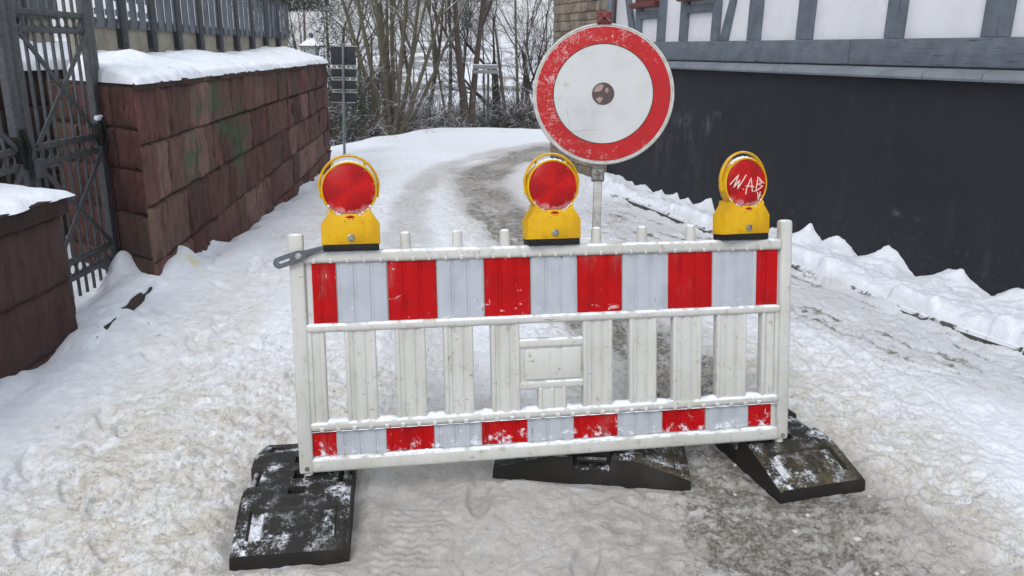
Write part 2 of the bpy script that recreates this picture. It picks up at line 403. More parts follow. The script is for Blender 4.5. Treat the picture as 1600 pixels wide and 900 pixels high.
M = dict(
    snow=m_snow(), ground=m_ground(), plastic=m_plastic(),
    red=m_foil('red_reflective_foil', (.40, .002, .004), (.29, .002, .004)),
    white=m_foil('white_reflective_foil', (.40, .43, .475), (.33, .355, .40)),
    redlow=m_foil('red_reflective_foil_snowed', (.40, .002, .004), (.29, .002, .004), True),
    whitelow=m_foil('white_reflective_foil_snowed', (.40, .43, .475), (.34, .365, .40), True),
    rubber=m_rubber('black_rubber'), rubber_b=m_rubber('black_rubber_browned', 1.0), rubber_l=m_rubber('black_rubber_mudded', -1.0),
    yellow=m_yellow(), lens=m_lens(), black=m_simple('black_plastic', (.006, .006, .006), (.014, .014, .014), .55, spec=.2),
    chrome=m_simple('worn_steel', (.42, .42, .42), (.2, .2, .2), .35, .8, 60),
    lever=m_simple('dark_zinc', (.13, .14, .16), (.08, .085, .10), .42, .7, 40),
    zinc=m_simple('galvanised_steel', (.40, .41, .40), (.28, .28, .26), .5, .55, 35, .15),
    rim=m_simple('sign_rim', (.46, .46, .45), (.33, .33, .31), .5, .2, 40, .15),
    signred=m_sign('sign_red', (.36, .003, .006), (.50, .30, .30), .85),
    signwhite=m_sign('sign_white', (.46, .475, .485), (.33, .32, .26), .45),
    clampred=m_simple('rusty_red_clamp', (.16, .012, .012), (.07, .02, .018), .5, .3, 40, .3, snow=True),
    clampgrey=m_simple('corroded_clamp', (.26, .26, .25), (.06, .05, .045), .6, .5, 55, .4),
    sticker=m_simple('sticker_dark', (.03, .012, .012), (.05, .02, .02), .4, 0, 50, .05),
    sticker2=m_simple('sticker_pale', (.28, .19, .18), (.2, .13, .125), .4, 0, 50, .05),
    redstone=m_stone('red_sandstone', [(.040, .017, .016), (.125, .050, .046), (.085, .058, .046), (.165, .070, .064), (.13, .088, .070), (.27, .155, .14)], green=True),
    brownstone=m_stone('dark_sandstone', [(.030, .017, .015), (.055, .029, .026), (.075, .040, .035), (.05, .032, .027)], moss=True),
    tanstone=m_stone('tan_sandstone', [(.11, .092, .072), (.19, .158, .122), (.25, .21, .165), (.16, .135, .108), (.28, .24, .19)], moss=False),
    joint=m_simple('dark_mortar', (.030, .020, .016), (.05, .03, .024), .95, 0, 20, .4),
    tanjoint=m_simple('tan_mortar', (.17, .14, .11), (.12, .10, .08), .95, 0, 20, .4),
    kerb=m_simple('wet_basalt_kerb', (.035, .033, .032), (.08, .075, .07), .6, 0, 14, .5, snow=True),
    iron=m_simple('grey_wrought_iron', (.065, .07, .078), (.10, .108, .118), .5, .3, 30, .2),
    sheet=m_simple('weathered_steel_sheet', (.15, .175, .205), (.085, .10, .12), .55, .3, 5, .12, snow=False),
    strap=m_simple('dark_steel_strap', (.05, .056, .066), (.035, .04, .048), .5, .5, 20, .15),
    concrete=m_simple('streaked_concrete', (.34, .32, .26), (.22, .20, .15), .85, 0, 5, .3),
    wood=m_wood(), woodv=m_wood_v(),
    ledge=m_simple('grey_stone_ledge', (.21, .235, .27), (.15, .17, .20), .6, 0, 4, .25, snow=False),
    plaster=m_simple('white_lime_plaster', (.66, .67, .71), (.59, .60, .64), .85, 0, 3, .15),
    plinth=m_render_dark(), winred=m_simple('oxblood_window_paint', (.11, .016, .012), (.07, .012, .01), .45, 0, 20, .1),
    winwhite=m_simple('white_window_paint', (.75, .74, .70), None, .45), glass=m_simple('window_glass', (.03, .035, .04), None, .08, 0, 5, 0),
    pipe=m_simple('zinc_downpipe', (.20, .22, .25), (.13, .145, .165), .45, .5, 8, .1),
    roof=m_simple('roof_tiles', (.09, .04, .03), (.06, .03, .025), .8, 0, 8, .3, snow=True),
    signback=m_simple('dark_sign_back', (.028, .030, .040), (.018, .019, .025), .5, .3, 10, .1, snow=True),
    bark_o=m_bark('olive_bark', (.065, .058, .040), (.14, .125, .09)),
    bark_b=m_bark('brown_bark', (.060, .045, .036), (.12, .095, .078)),
    bark_d=m_bark('dark_bark', (.030, .025, .022), (.065, .054, .047)),
    leaf=m_leaf(), lampglass=m_simple('milky_lantern_glass', (.45, .46, .45), (.38, .39, .38), .3),
    board=m_simple('pale_sign_board', (.27, .28, .28), (.2, .2, .19), .5, 0, 20, .1),
    crumb=m_simple('dirty_snow_crumb', (.62, .60, .56), (.45, .42, .37), .7, 0, 30, .3),
    ink=m_simple('pale_scrawl', (.72, .56, .50), None, .6),
)

# ------------------------------------------------------------------ terrain
def interp(pts, x):
    pts = sorted(pts); return np.interp(x, [p[0] for p in pts], [p[1] for p in pts])
sil = [(919,289),(940,290),(949,280),(954,287),(969,277),(980,286),(988,283),(994,293),(1008,287),(1016,296),(1023,303),(1034,297),(1041,308),(1058,302),(1063,315),(1075,310),(1087,327),(1100,316),(1111,310),(1117,330),(1140,342),(1165,352),(1190,362),(1205,366),(1218,355),(1228,366),(1243,368),(1256,362),(1267,350),(1276,366),(1287,382),(1297,374),(1308,370),(1320,376),(1340,402),(1367,403),(1378,392),(1388,383),(1402,395),(1418,418),(1433,435),(1450,438),(1462,430),(1483,420),(1503,420),(1525,443),(1560,473),(1573,457),(1590,450),(1603,452),(1640,480),(1700,470)]
bank = [Wsz(*p) for p in sil]; bank += [(-3, .2), (-2.3, .12), (-1.6, .28), (8.3, .03), (7.2, .05), (20, .05)]
left_sil = [(247,447),(252,443),(262,425),(283,395),(300,400),(310,397),(330,375),(353,383),(377,367),(400,348),(423,337),(430,322),(460,308),(467,292),(500,280)]
lbank = [tuple(atX(x, y, -2.7)[1:]) for x, y in left_sil]; lbank += [(5.8, .0), (11.0, .06), (12, .05), (30, .0)]
pier_sil = [(0,590),(30,574),(60,576),(95,560),(118,550)]
pbank = [tuple(atX(x, y, -2.65)[1:]) for x, y in pier_sil]; pbank += [(2.0, .08), (3, .06), (4.75, .0)]
def pdist(x, y, pts):
    best = np.full(x.shape, 1e9); 
    for a, b in zip(pts[:-1], pts[1:]):
        ax, ay = a[:2]; bx, by = b[:2]; L = (bx-ax)**2+(by-ay)**2+1e-9
        t = np.clip(((x-ax)*(bx-ax)+(y-ay)*(by-ay))/L, 0, 1)
        best = np.minimum(best, (x-ax-t*(bx-ax))**2+(y-ay-t*(by-ay))**2)
    return np.sqrt(best)
T1 = [G(*p) for p in [(1000,219),(930,224),(880,229),(820,243),(768,262),(748,280),(760,305),(790,340),(830,385),(885,440),(960,500),(1030,560),(1085,630),(1150,700),(1220,790),(1270,880),(1300,980)]]
T2 = [G(*p) for p in [(1000,215),(900,221),(850,226),(780,236),(710,253),(665,280),(640,315),(632,360),(640,420),(665,500),(690,600),(690,690),(670,770),(640,860),(600,980)]]
WALK = [G(*p) for p in [(560,270),(510,330),(430,400),(340,475),(240,570),(150,660),(60,760),(-60,900)]]
CURB = [(3.35, 3.95), (3.06, 4.48), (2.78, 5.05), (2.6, 5.6), (2.4, 6.2), (2.14, 7.0), (1.86, 7.9), (1.5, 9.0), (1.15, 9.95)]
CURB = [(4.3, 2.3)] + CURB
def terrain(x, y, fine=True):
    # large scale: street, the crest, the slope falling to the valley, the opposite hillside
    yc = np.interp(x, [-9, -5, -3.6, -2.6, -1.6, .5, 3, 12], [10, 12.5, 14.3, 16.6, 18.3, 18.6, 18.0, 17])
    d = np.maximum(0, y-yc)
    z = -ss(0, 3, d)*.25-np.clip(d-1.5, 0, 60)*.16-np.clip(d-60, 0, 60)*.05
    hill = ss(170, 560, y); z = z+hill*(19+6*vn(x/140., y/200., 3)+3.5*vn(x/40., y/60., 8))
    z = z+.10*np.exp(-((y-yc+.5)/.55)**2)*(1+.7*vn(x*1.3, y*.8, 4))*ss(-3.5, -2.5, x)
    near = 1-ss(14, 22, y)
    z = z+.018*vn(x*.9, y*.6, 11)*near+.012*vn(x*2.1, y*1.7, 12)*near
    at = {}
    d1, d2, dw = pdist(x, y, T1), pdist(x, y, T2), pdist(x, y, WALK)
    w1 = np.interp(y, [1.5, 2.6, 4, 7, 10, 20], [.62, .60, .42, .42, .48, .55])
    w2 = np.interp(y, [2, 4, 10, 20], [.34, .30, .26, .36])
    wob = .10*fbm(x*2.2, y*1.6, 3, 21)
    m1 = 1-ss(w1*.45, w1*1.15, d1+wob); m2 = 1-ss(w2*.4, w2*1.2, d2+wob); mw = 1-ss(.22, .55, dw+wob)
    dc = pdist(x, y, CURB)
    sgn = (x-WB[0])*WN[0]+(y-WB[1])*WN[1]                     # >0 behind the facade
    s = (x-WB[0])*WD[0]+(y-WB[1])*WD[1]
    cx = np.interp(y, [p[1] for p in CURB], [p[0] for p in CURB])
    onbank = ss(-.02, .03, x-cx)*(1-ss(10.5, 13, y))*ss(1.5, 2.6, y)
    prof = interp(bank, s)
    dd = np.clip(-sgn, 0, 5)
    rid = (prof-.10)*np.exp(-np.maximum(0, dd-.02)/np.interp(y, [5, 10], [.20, .13]))
    rid = np.where(dd < .01, prof-.10, rid)
    zb = .10+rid+.03*fbm(x*4, y*4, 5, 31, .6)*ss(.05, .3, dd)+.055*(1-ss(.0, .16, np.abs(x-cx-.05)))*ss(-.35, .05, vn(s*3.1, y*0, 35)+.5*vn(s*9, y*0, 36))+.035*np.sin(np.clip((x-cx)/.35, 0, 1)*pi)*(1+.6*vn(s*2.2, y*0, 33))
    zb = zb+.014*fbm(x*11, y*11, 5, 38, .6)+.012*np.clip(1-np.abs(fbm(x*5, y*5, 4, 39))*4, 0, 1)
    z = z*(1-onbank)+zb*onbank
    z = z+.032*(1-ss(.02, .16, cx-x))*(1-ss(-.01, .01, x-cx))*(.6+.8*vn(s*4, y*0, 37))*ss(1.5, 2.6, y)*(1-ss(10.5, 12, y))
    # snow strip at the retaining wall
    lw = np.minimum(interp(lbank, y), .075)*ss(5.6, 5.9, y); lp = interp(pbank, y)*(1-ss(4.6, 4.75, y))
    ls = (lw+lp)*(1-ss(.0, .16, x+2.7+.1*vn(x*5, y*5, 46)))*(1-ss(11.8, 12.6, y))
    sh = (1-ss(.05, .75, x+2.7+.12*vn(y*2, y*0, 41)))*(1-ss(11, 13, y))
    z = z+ls+.03*sh*(1-ss(.0, .12, -2.66-x)*0)*(1+.8*vn(x*3.5, y*2.2, 42))*ss(.08, .4, x+2.7)
    # raised entrance behind the threshold stone
    ent = (1-ss(-.03, .03, x+2.62))*ss(4.0, 4.7, y)*(1-ss(6.3, 6.6, y))
    z = z+ent*(-.075*(1-ss(-3.02, -2.80, x))+.025*ss(-2.95, -2.7, x)+.012*fbm(x*3, y*3, 4, 44))
    cov = (1-ss(0, .22, np.abs(x+2.60+.16*(y-5.05))-.05))*ss(4.4, 4.6, y)*(1-ss(5.0, 5.12, y)*(1-ss(5.62, 5.75, y)))
    z = z+cov*(.045+.02*vn(x*9, y*9, 45))
    corner = np.exp(-(((x+3.02)/.13)**2+((y-5.98)/.20)**2)); z = z+.27*corner
    sl_ = x-(-2.60-.158*(y-5.08)); lip = (1-ss(.015, .04, sl_+.03*vn(y*9, y*0, 47)))*ss(-.40, -.05, sl_)*ss(4.35, 4.5, y)*(1-ss(5.72, 5.85, y)); z = np.maximum(z, lip*(.064+.012*vn(x*8, y*8, 48)) + (1-lip)*z)
    yel = G(305, 418); yl = np.exp(-(((x-yel[0])/.14)**2+((y-yel[1])/.22)**2)); z = z+.02*yl
    road = np.clip(1-onbank-sh*.8, 0, 1)*ss(-2.9, -2.3, x)
    if fine:
        chunk = np.clip(.62+.6*fbm(x*1.1, y*1.1, 3, 51), .3+.12*ss(4.2, 3, y), 1.1)
        cbe = np.maximum(0, 1-np.abs(x+1.35)/.9)*ss(6, 3.0, y)+np.maximum(0, 1-np.abs(x-1.75)/.8)*ss(6.5, 3.5, y)+.5*m1*ss(8, 4, y)
        chunk = np.clip(chunk*(1-.5*mw)+.75*cbe, 0, 1.25)
        far = 1-ss(9, 20, y)
        c1 = cell(x*17+1.2*vn(x*9, y*9, 61), y*13+1.2*vn(x*9, y*9, 62), 60)
        c2 = cell(x*42+1.0*vn(x*21, y*21, 63), y*36, 64)
        r1 = 1-np.abs(fbm(x*5.5, y*3.6, 5, 65, .55))*2.4
        wx, wy = .22*fbm(x*3, y*3, 3, 81), .22*fbm(x*3, y*3, 3, 82)
        r1 = 1-np.abs(fbm((x+wx)*5.5, (y+wy)*3.4, 6, 65, .58))*3.0; r2 = 1-np.abs(fbm((x+wy)*15, (y+wx)*9, 5, 83, .58))*3.0
        c3 = cell(x*75+.8*vn(x*30, y*30, 68), y*62, 69)
        z = z+road*far*chunk*(.005*(.55-c1)+.005*(.55-c2)+.004*(.5-c3)+.017*np.clip(r1, -.7, .8)+.009*np.clip(r2, -.7, .8)+.013*fbm(x*16+1.5*vn(x*6, y*6, 70), y*11, 5, 66, .62))
        z = z+(1-road)*far*.010*fbm(x*9, y*9, 4, 67)
        # tread of tyres pressed into the ice
        tr = m2*ss(6, 3, y)
        z = z-m1*.022*near-m2*.016*near-mw*.010
        z = z+.003*np.sin((y+.03*np.abs(((x*14) % 1)-.5))*2*pi/.042)*(1-ss(.10, .13, d2))*ss(4.6, 3.6, y)*ss(-.4, .1, vn(x*2, y*2, 91))
        # foot prints
        rs = np.random.RandomState(4)
        for k in range(70):
            fx, fy, an = rs.uniform(-2.2, 2.6), rs.uniform(2.2, 10), rs.normal(0, .4)
            if k < 40: 
                t = rs.randint(0, len(WALK)-1); q = WALK[t]+(WALK[t+1]-WALK[t])*rs.rand(); fx, fy = q[0]+rs.normal(0, .2), q[1]; an = .5+rs.normal(0, .3)
            ux, uy = cos(an)*(x-fx)+sin(an)*(y-fy), -sin(an)*(x-fx)+cos(an)*(y-fy)
            z = z-.022*(1-ss(.7, 1.1, np.sqrt((ux/.05)**2+(uy/.14)**2)))*near
    for fx_, fy_, fa in ((-.835, 2.80, 102), (.345, 3.17, -6), (1.175, 3.27, 106)):
        ca, sa = cos(radians(fa)), sin(radians(fa)); uu = np.abs((x-fx_)*ca+(y-fy_)*sa); vv = np.abs(-(x-fx_)*sa+(y-fy_)*ca)
        q = (1-ss(.40, .52, uu))*(1-ss(.19, .30, vv)); z = z*(1-q)+q*(-.028+.008*fbm(x*20, y*20, 3, 90))
    at['dark'] = np.clip(m1*np.interp(y, [2, 3.2, 5, 9, 15], [.86, .84, .86, .90, .86])*(1+.35*fbm(x*1.7, y*1.2, 3, 71))
                  +.40*m2*(1+.6*fbm(x*3, y*3, 3, 72)), 0, 1)
    cob = (1-ss(.35, .75, np.abs(x-cx+.42+.1*vn(s*2, y*0, 73))))*ss(2.5, 3.5, y)*(1-ss(8.6, 10.5, y))*(1-onbank)
    strk = ss(.35, .75, .5+.5*fbm(s*2.2, sgn*14, 4, 74))
    at['dark'] = np.clip(np.maximum(at['dark'], cob*(.20+.64*strk)), 0, 1)*(1-ss(15, 19, y))
    fr = ss(3.5, 2.7, y)*(1-ss(.9, 1.5, np.abs(x-.55)))
    hot = np.exp(-(((x-1.0-.25*(2.8-y))/.55)**2+((y-2.45)/.5)**2)); at['dark'] = np.clip(np.maximum(at['dark'], fr*(.44+.44*fbm(x*2.2, y*2.2, 4, 75)))+.16*hot, 0, .9)
    at['ice'] = np.clip(.6*hot+m2*np.interp(y, [3, 6, 10], [.35, .5, .62])+m1*1.0+cob*.38+fr*.45+.40*ss(3.6, 2.6, y)*(1-ss(.5, 1.4, np.abs(x+.05))), 0, 1)*(1-ss(16, 20, y)*.6)
    bei = .75*(1-ss(.15, 1.0, np.abs(x+1.25-.05*(y-3)+.25*fbm(x*1.3, y*.8, 3, 78))))*ss(5.5, 3.0, y)+.8*(1-ss(.15, .75, np.abs(x-1.5-.05*(y-3)+.25*fbm(x*1.3, y*.8, 3, 79))))*ss(5.4, 3.2, y)
    bei = bei+.85*(1-ss(.0, 1.7, np.abs(x-.2)))*ss(5.0, 3.0, y)+.42*mw+.2*ss(.25, .8, .5+.5*fbm(x*.9, y*.6, 3, 76))+.5*(1-ss(.3, .8, d1))*(1-m1)
    at['dirt'] = np.clip(bei*road, 0, 1)*(1-ss(14, 18, y)*.7)
    at['pure'] = np.clip(1-road+ss(15, 17.5, y)+.25*(1-np.clip(at['dirt']*2+at['dark']*2, 0, 1)), 0, 1)
    pk = G(880, 340); at['pink'] = np.exp(-(((x-.95)/.35)**2+((y-7.3)/1.6)**2))*(1-.3*m1)+.35*np.exp(-(((x-.9)/.3)**2+((y-2.6)/.5)**2))
    at['yellow'] = np.exp(-(((x-yel[0])/.11)**2+((y-yel[1]-.02)/.2)**2)*1.3)*ss(.3, .7, .5+.5*fbm(x*12, y*12, 3, 77))
    at['far'] = ss(60, 120, y)
    return z, at
rows = np.concatenate([np.linspace(-14, 1.2, 34)[:-1], 1.2*np.exp(np.linspace(0, math.log(24/1.2), 1000)), 24*np.exp(np.linspace(0, math.log(900/24), 90))[1:]])
u = np.linspace(-1, 1, 1021)
tail = 1+np.cumsum(.02*1.16**np.arange(34))
u = np.concatenate([-tail[::-1], u, tail])
w = .72*np.maximum(rows, 1.2)+1.6; w = np.minimum(w, 130)
w = np.where(rows < 1.2, 2.46, w)
Xg = u[None, :]*w[:, None]; Yg = np.repeat(rows[:, None], len(u), 1)
Zg, AT = terrain(Xg, Yg)
o = gridmesh('ground', Xg, Yg, Zg, M['ground'], attrs=AT); tag(o, 'trampled snow and slush covering the street and the land beyond', 'ground', kind='structure')
def hz(x, y): return float(terrain(np.array([float(x)]), np.array([float(y)]), False)[0][0])

# ------------------------------------------------------------------ kerbs
def kerbline():
    mb = MB(); P = [Vector((p[0], p[1], 0)) for p in CURB]
    for a, b in zip(P[:-1], P[1:]):
        L = (b-a).length; n = max(1, int(L/.5)); d = (b-a)/n; nn = Vector((d.y, -d.x, 0)).normalized()
        for i in range(n):
            p = a+d*i+d*.012; q = a+d*(i+1)-d*.012; h = .066+random.uniform(-.012, .008); j = random.uniform(-.006, .006)
            vs = []
            for (pp) in (p, q):
                for (off, z) in ((-.03, -.1), (-.03, h-.02), (-.012, h), (.10, h), (.10, -.1)):
                    v = pp+nn*(off+j); vs.append((v.x, v.y, z))
            fs = [(k, k+1, k+6, k+5) for k in range(4)]+[(0, 5, 9, 4), (4, 3, 2, 1, 0), (5, 6, 7, 8, 9)]
            mb.add(vs, fs)
    o = mb.build('kerb', M['kerb'], fixn=True); tag(o, 'dark kerb stones edging the snow bank below the black plinth', 'kerb', kind='structure')
kerbline()
def rough_block(mb, a, b, seed, amp=.02, n=7, tone=.5):
    a = np.array(a, float); b = np.array(b, float); rs = np.random.RandomState(seed)
    bm = bmesh.new(); bmesh.ops.create_cube(bm, size=1); bmesh.ops.subdivide_edges(bm, edges=bm.edges[:], cuts=n, use_grid_fill=True)
    c = (a+b)/2; d = b-a
    for v in bm.verts:
        p = c+np.array(v.co)*d
        r = np.array([vn(np.array([p[1]*9+i*7]), np.array([p[2]*9+p[0]*7+seed]), seed+i)[0] for i in range(3)])*amp
        e = sorted([abs(abs(q)-.5) for q in v.co]); k = .012 if e[1] < .01 else 0
        v.co = Vector(p+r-np.sign(np.array(v.co))*k)
    mb.bm(bm, tone); bm.free()
mb = MB(); rough_block(mb, (-.07, -.62, -.12), (.05, .66, .045), 5, .012)
th = mb.build('threshold_stone', M['joint']); th.location = (-2.60, 5.08, 0); th.rotation_euler = (0, 0, radians(9))
tag(th, 'dark wet step stone half buried in snow below the iron gate', 'step')

# ------------------------------------------------------------------ stone walls
def stone_course(mb, p0, p1, z0a, z0b, z1a, z1b, wmin, wmax, rs, normal, bulge=.03, gap=.008, cell_n=(7, 6), attr_green=None, tones=None):
    p0 = np.array(p0, float); p1 = np.array(p1, float); L = np.linalg.norm(p1-p0); t = 0.0
    while t < L-1e-4:
        wdt = rs.uniform(wmin, wmax)
        if L-t-wdt < wmin*.6: wdt = L-t
        f0, f1 = t/L, (t+wdt)/L; nx, nz = cell_n; vs = []; base = len(mb.v)
        tone = rs.rand() if tones is None else tones(rs, t)
        off = rs.uniform(-.4, 1)*bulge*.5; tilt = rs.uniform(-1, 1)*bulge*.3; tl2 = rs.uniform(-1, 1)*bulge*.4
        PA = [0, .045]+[(i-1)/(nx-2)*.86+.07 for i in range(2, nx-1)]+[.955, 1]; PB = [0, .045]+[(i-1)/(nz-2)*.86+.07 for i in range(2, nz-1)]+[.955, 1]
        for j in range(nz+1):
            for i in range(nx+1):
                a, b = PA[i], PB[j]; f = f0+(f1-f0)*a
                g = gap/wdt; gz = gap/.3
                aa = g+(1-2*g)*a; bb = gz+(1-2*gz)*b
                f = f0+(f1-f0)*aa; zl = z0a+(z0b-z0a)*f; zh = z1a+(z1b-z1a)*f
                z = zl+(zh-zl)*bb; p = p0+(p1-p0)*f
                edge = min(a, 1-a, b, 1-b); e = min(1, edge/.045)
                s = f*L
                d = e*(bulge*.55+off+tilt*(a-.5)+tl2*(b-.5)+bulge*.55*vn(np.array([s*7+tone*50]), np.array([z*9]), 5)[0]+bulge*.3*vn(np.array([s*19]), np.array([z*17]), 9)[0])-(1-e)*.009
                jt = (1-e)*.010*vn(np.array([s*25]), np.array([z*25]), 3)[0]
                vs.append((p[0]+normal[0]*d, p[1]+normal[1]*d, z+jt))
        fs = [(j*(nx+1)+i, j*(nx+1)+i+1, (j+1)*(nx+1)+i+1, (j+1)*(nx+1)+i) for j in range(nz) for i in range(nx)]
        mb.add(vs, fs, tone); t += wdt
rs = np.random.RandomState(3)
rw = empty('retaining_wall', (-2.7, 5.83, 0), label='long red sandstone retaining wall with snow along its top', cat='wall')
mb = MB()
def rel(o, mb): # shift vertices to the empty's origin
    mb.v = [(x-o[0], y-o[1], z-o[2]) for x, y, z in mb.v]
CN = [-.35, .16, .58, 1.0, 1.40]; CF = [.0, .30, .62, .93, 1.22, 1.50]
A_, B_ = (-2.7, 5.83), (-2.7, 11.8)
zn = [-.72, -.30, .12, .56, 1.01, 1.43]; zf = [.02, .31, .62, .93, 1.22, 1.50]
for k in range(5):
    stone_course(mb, A_, B_, zn[k], zf[k], zn[k+1], zf[k+1], .13, .55, rs, (1, 0), .026, .0045, (9, 9))
mb_face = len(mb.v)
for k in range(5):
    z0, z1 = [-.2, .16, .5, .83, 1.13][k], [.16, .5, .83, 1.13, 1.43][k]
    stone_course(mb, (-3.7, 6.5), A_, z0, z0, z1, z1, .3, .55, rs, (.2, -.98), .02, tones=lambda r, t: r.uniform(0, .45))
    stone_course(mb, B_, (-3.7, 11.9), z0, z0, z1+.07*(k == 4), z1+.07*(k == 4), .3, .55, rs, (0, 1), .02)
# coping course
stone_course(mb, (-2.685, 5.80), (-2.685, 11.83), 1.405, 1.485, 1.455, 1.53, .7, 1.1, rs, (1, 0), .02, .003, (8, 3), tones=lambda r, t: .05)
rel((-2.7, 5.83, 0), mb)
wo = mb.build('stone_face', M['redstone'], rw, angle=60)
ga = wo.data.attributes.new('green', 'FLOAT', 'POINT'); cs = np.array(mb.v)
gv = np.zeros(len(cs))
for (px, py, ry, rz_) in ((330, 155, .22, .14), (298, 250, .16, .22), (372, 215, .28, .3), (308, 165, .12, .1), (345, 200, .2, .1), (372, 250, .12, .18)):
    q = atX(px, py, -2.7); gv = np.maximum(gv, np.exp(-(((cs[:, 1]+5.83-q[1])/ry)**2+((cs[:, 2]-q[2])/rz_)**2)**1.5))
ga.data.foreach_set('value', gv.astype(np.float32))
c = MB(); c.add([(-.012, .02, -.5), (-.012, 5.95, -.5), (-.012, 5.95, 1.51), (-.012, .02, 1.44), (-1, .67, -.5), (-1, 6.05, -.5), (-1, 6.05, 1.51), (-1, .67, 1.44)],
                [(0, 1, 2, 3), (4, 7, 6, 5), (3, 2, 6, 7), (0, 3, 7, 4), (1, 5, 6, 2)])
c.build('core', M['joint'], rw, smooth=False, fixn=True)
def snowcap(name, x0, x1, y0, y1, zbase, h, parent, origin, nx=30, ny=160, seed=1, edge=.05, taper_end=True, ledge=.03, skew=0.0):
    """snow lying on a wall top: x1 is the street edge"""
    U = np.linspace(0, 1, nx); V = np.linspace(0, 1, ny)
    uu, vv = np.meshgrid(U, V); Y = y0+(y1-y0)*vv+skew*(1-uu)*(1-vv); X = x0+(x1-x0)*uu
    X = X+np.where(uu > .85, .014*vn(Y*6, Y*0, seed)+.012*vn(Y*19, Y*0, seed+9), 0)
    zb = zbase(Y) if callable(zbase) else zbase
    e = np.sqrt(np.clip(1-np.clip((uu-(1-.07))/.07, 0, 1)**2, 0, 1))
    ev = np.sqrt(np.clip(1-np.clip(((np.abs(vv-.5)*2)-(1-.05))/.05, 0, 1)**2, 0, 1)) if taper_end else 1
    lum = h*(.34+.16*fbm(Y*2.6, X*3, 4, seed)+.14*fbm(Y*9, X*11, 4, seed+3, .6)+(1.05+.35*vn(Y*1.9, Y*0, seed+5))*np.clip((1-uu)*1.5, 0, 1)**.8)+.06*h*np.maximum(0, 1-np.abs(uu-.35-.08*vn(Y*3, Y*0, seed+6))*6)
    Z = zb+lum*e*ev-.004
    o = gridmesh(name, X-origin[0], Y-origin[1], Z-origin[2], M['snow'], parent)
    return o
zt = lambda Y: np.interp(Y, [5.8, 11.8], [1.45, 1.525])
snowcap('snow_cap', -3.45, -2.665, 5.80, 11.86, zt, .12, rw, (-2.7, 5.83, 0), 40, 260, 21, skew=.55)

pr = empty('gate_pier', (-2.65, 4.65, 0), label='low dark sandstone pier with a thin snow cover in the left foreground', cat='pier')
mb = MB()
for k, (z0, z1) in enumerate([(-.35, .0), (.0, .36), (.36, .76)]):
    stone_course(mb, (-2.65, 1.2), (-2.65, 4.62), z0, z0, z1, z1, .9, 1.6, rs, (1, 0), .020, .003, (14, 8))
    stone_course(mb, (-2.66, 4.63), (-3.3, 4.63), z0, z0, z1, z1, .3, .5, rs, (0, 1), .02, .005)
stone_course(mb, (-2.62, 1.2), (-2.62, 4.66), .76, .76, .87, .87, 1, 1.4, rs, (1, 0), .02, .004, (12, 4), tones=lambda r, t: .0)
stone_course(mb, (-2.63, 4.66), (-3.3, 4.66), .76, .76, .87, .87, .5, .9, rs, (0, 1), .02, .004, (8, 4), tones=lambda r, t: .0)
rel((-2.65, 4.65, 0), mb); mb.build('stone_face', M['brownstone'], pr, angle=60)
c = MB(); c.box((-.9, -3.4, -.5), (-.012, -.03, .865)); c.build('core', M['joint'], pr, smooth=False)
snowcap('snow_cap', -3.4, -2.60, 1.2, 4.68, .862, .075, pr, (-2.65, 4.65, 0), 24, 90, 31)

# wall at the back of the courtyard
bw = empty('courtyard_wall', (-4.4, 6.5, 0), label='dark wall with thick snow on top seen through the gate bars', cat='wall')
mb = MB()
for k in range(5):
    z0 = -.1+k*.32; stone_course(mb, (-4.4, 2.5), (-4.4, 9.5), z0, z0, z0+.32, z0+.32, .4, .9, rs, (1, 0), .02, .006, (6, 5))
rel((-4.4, 6.5, 0), mb); mb.build('stone_face', M['brownstone'], bw, angle=60)
c = MB(); c.box((-.5, -4, -.2), (-.01, 3, 1.49)); c.build('core', M['joint'], bw, smooth=False)
snowcap('snow_cap', -4.9, -4.36, 2.5, 9.5, 1.49, .17, bw, (-4.4, 6.5, 0), 24, 200, 47)

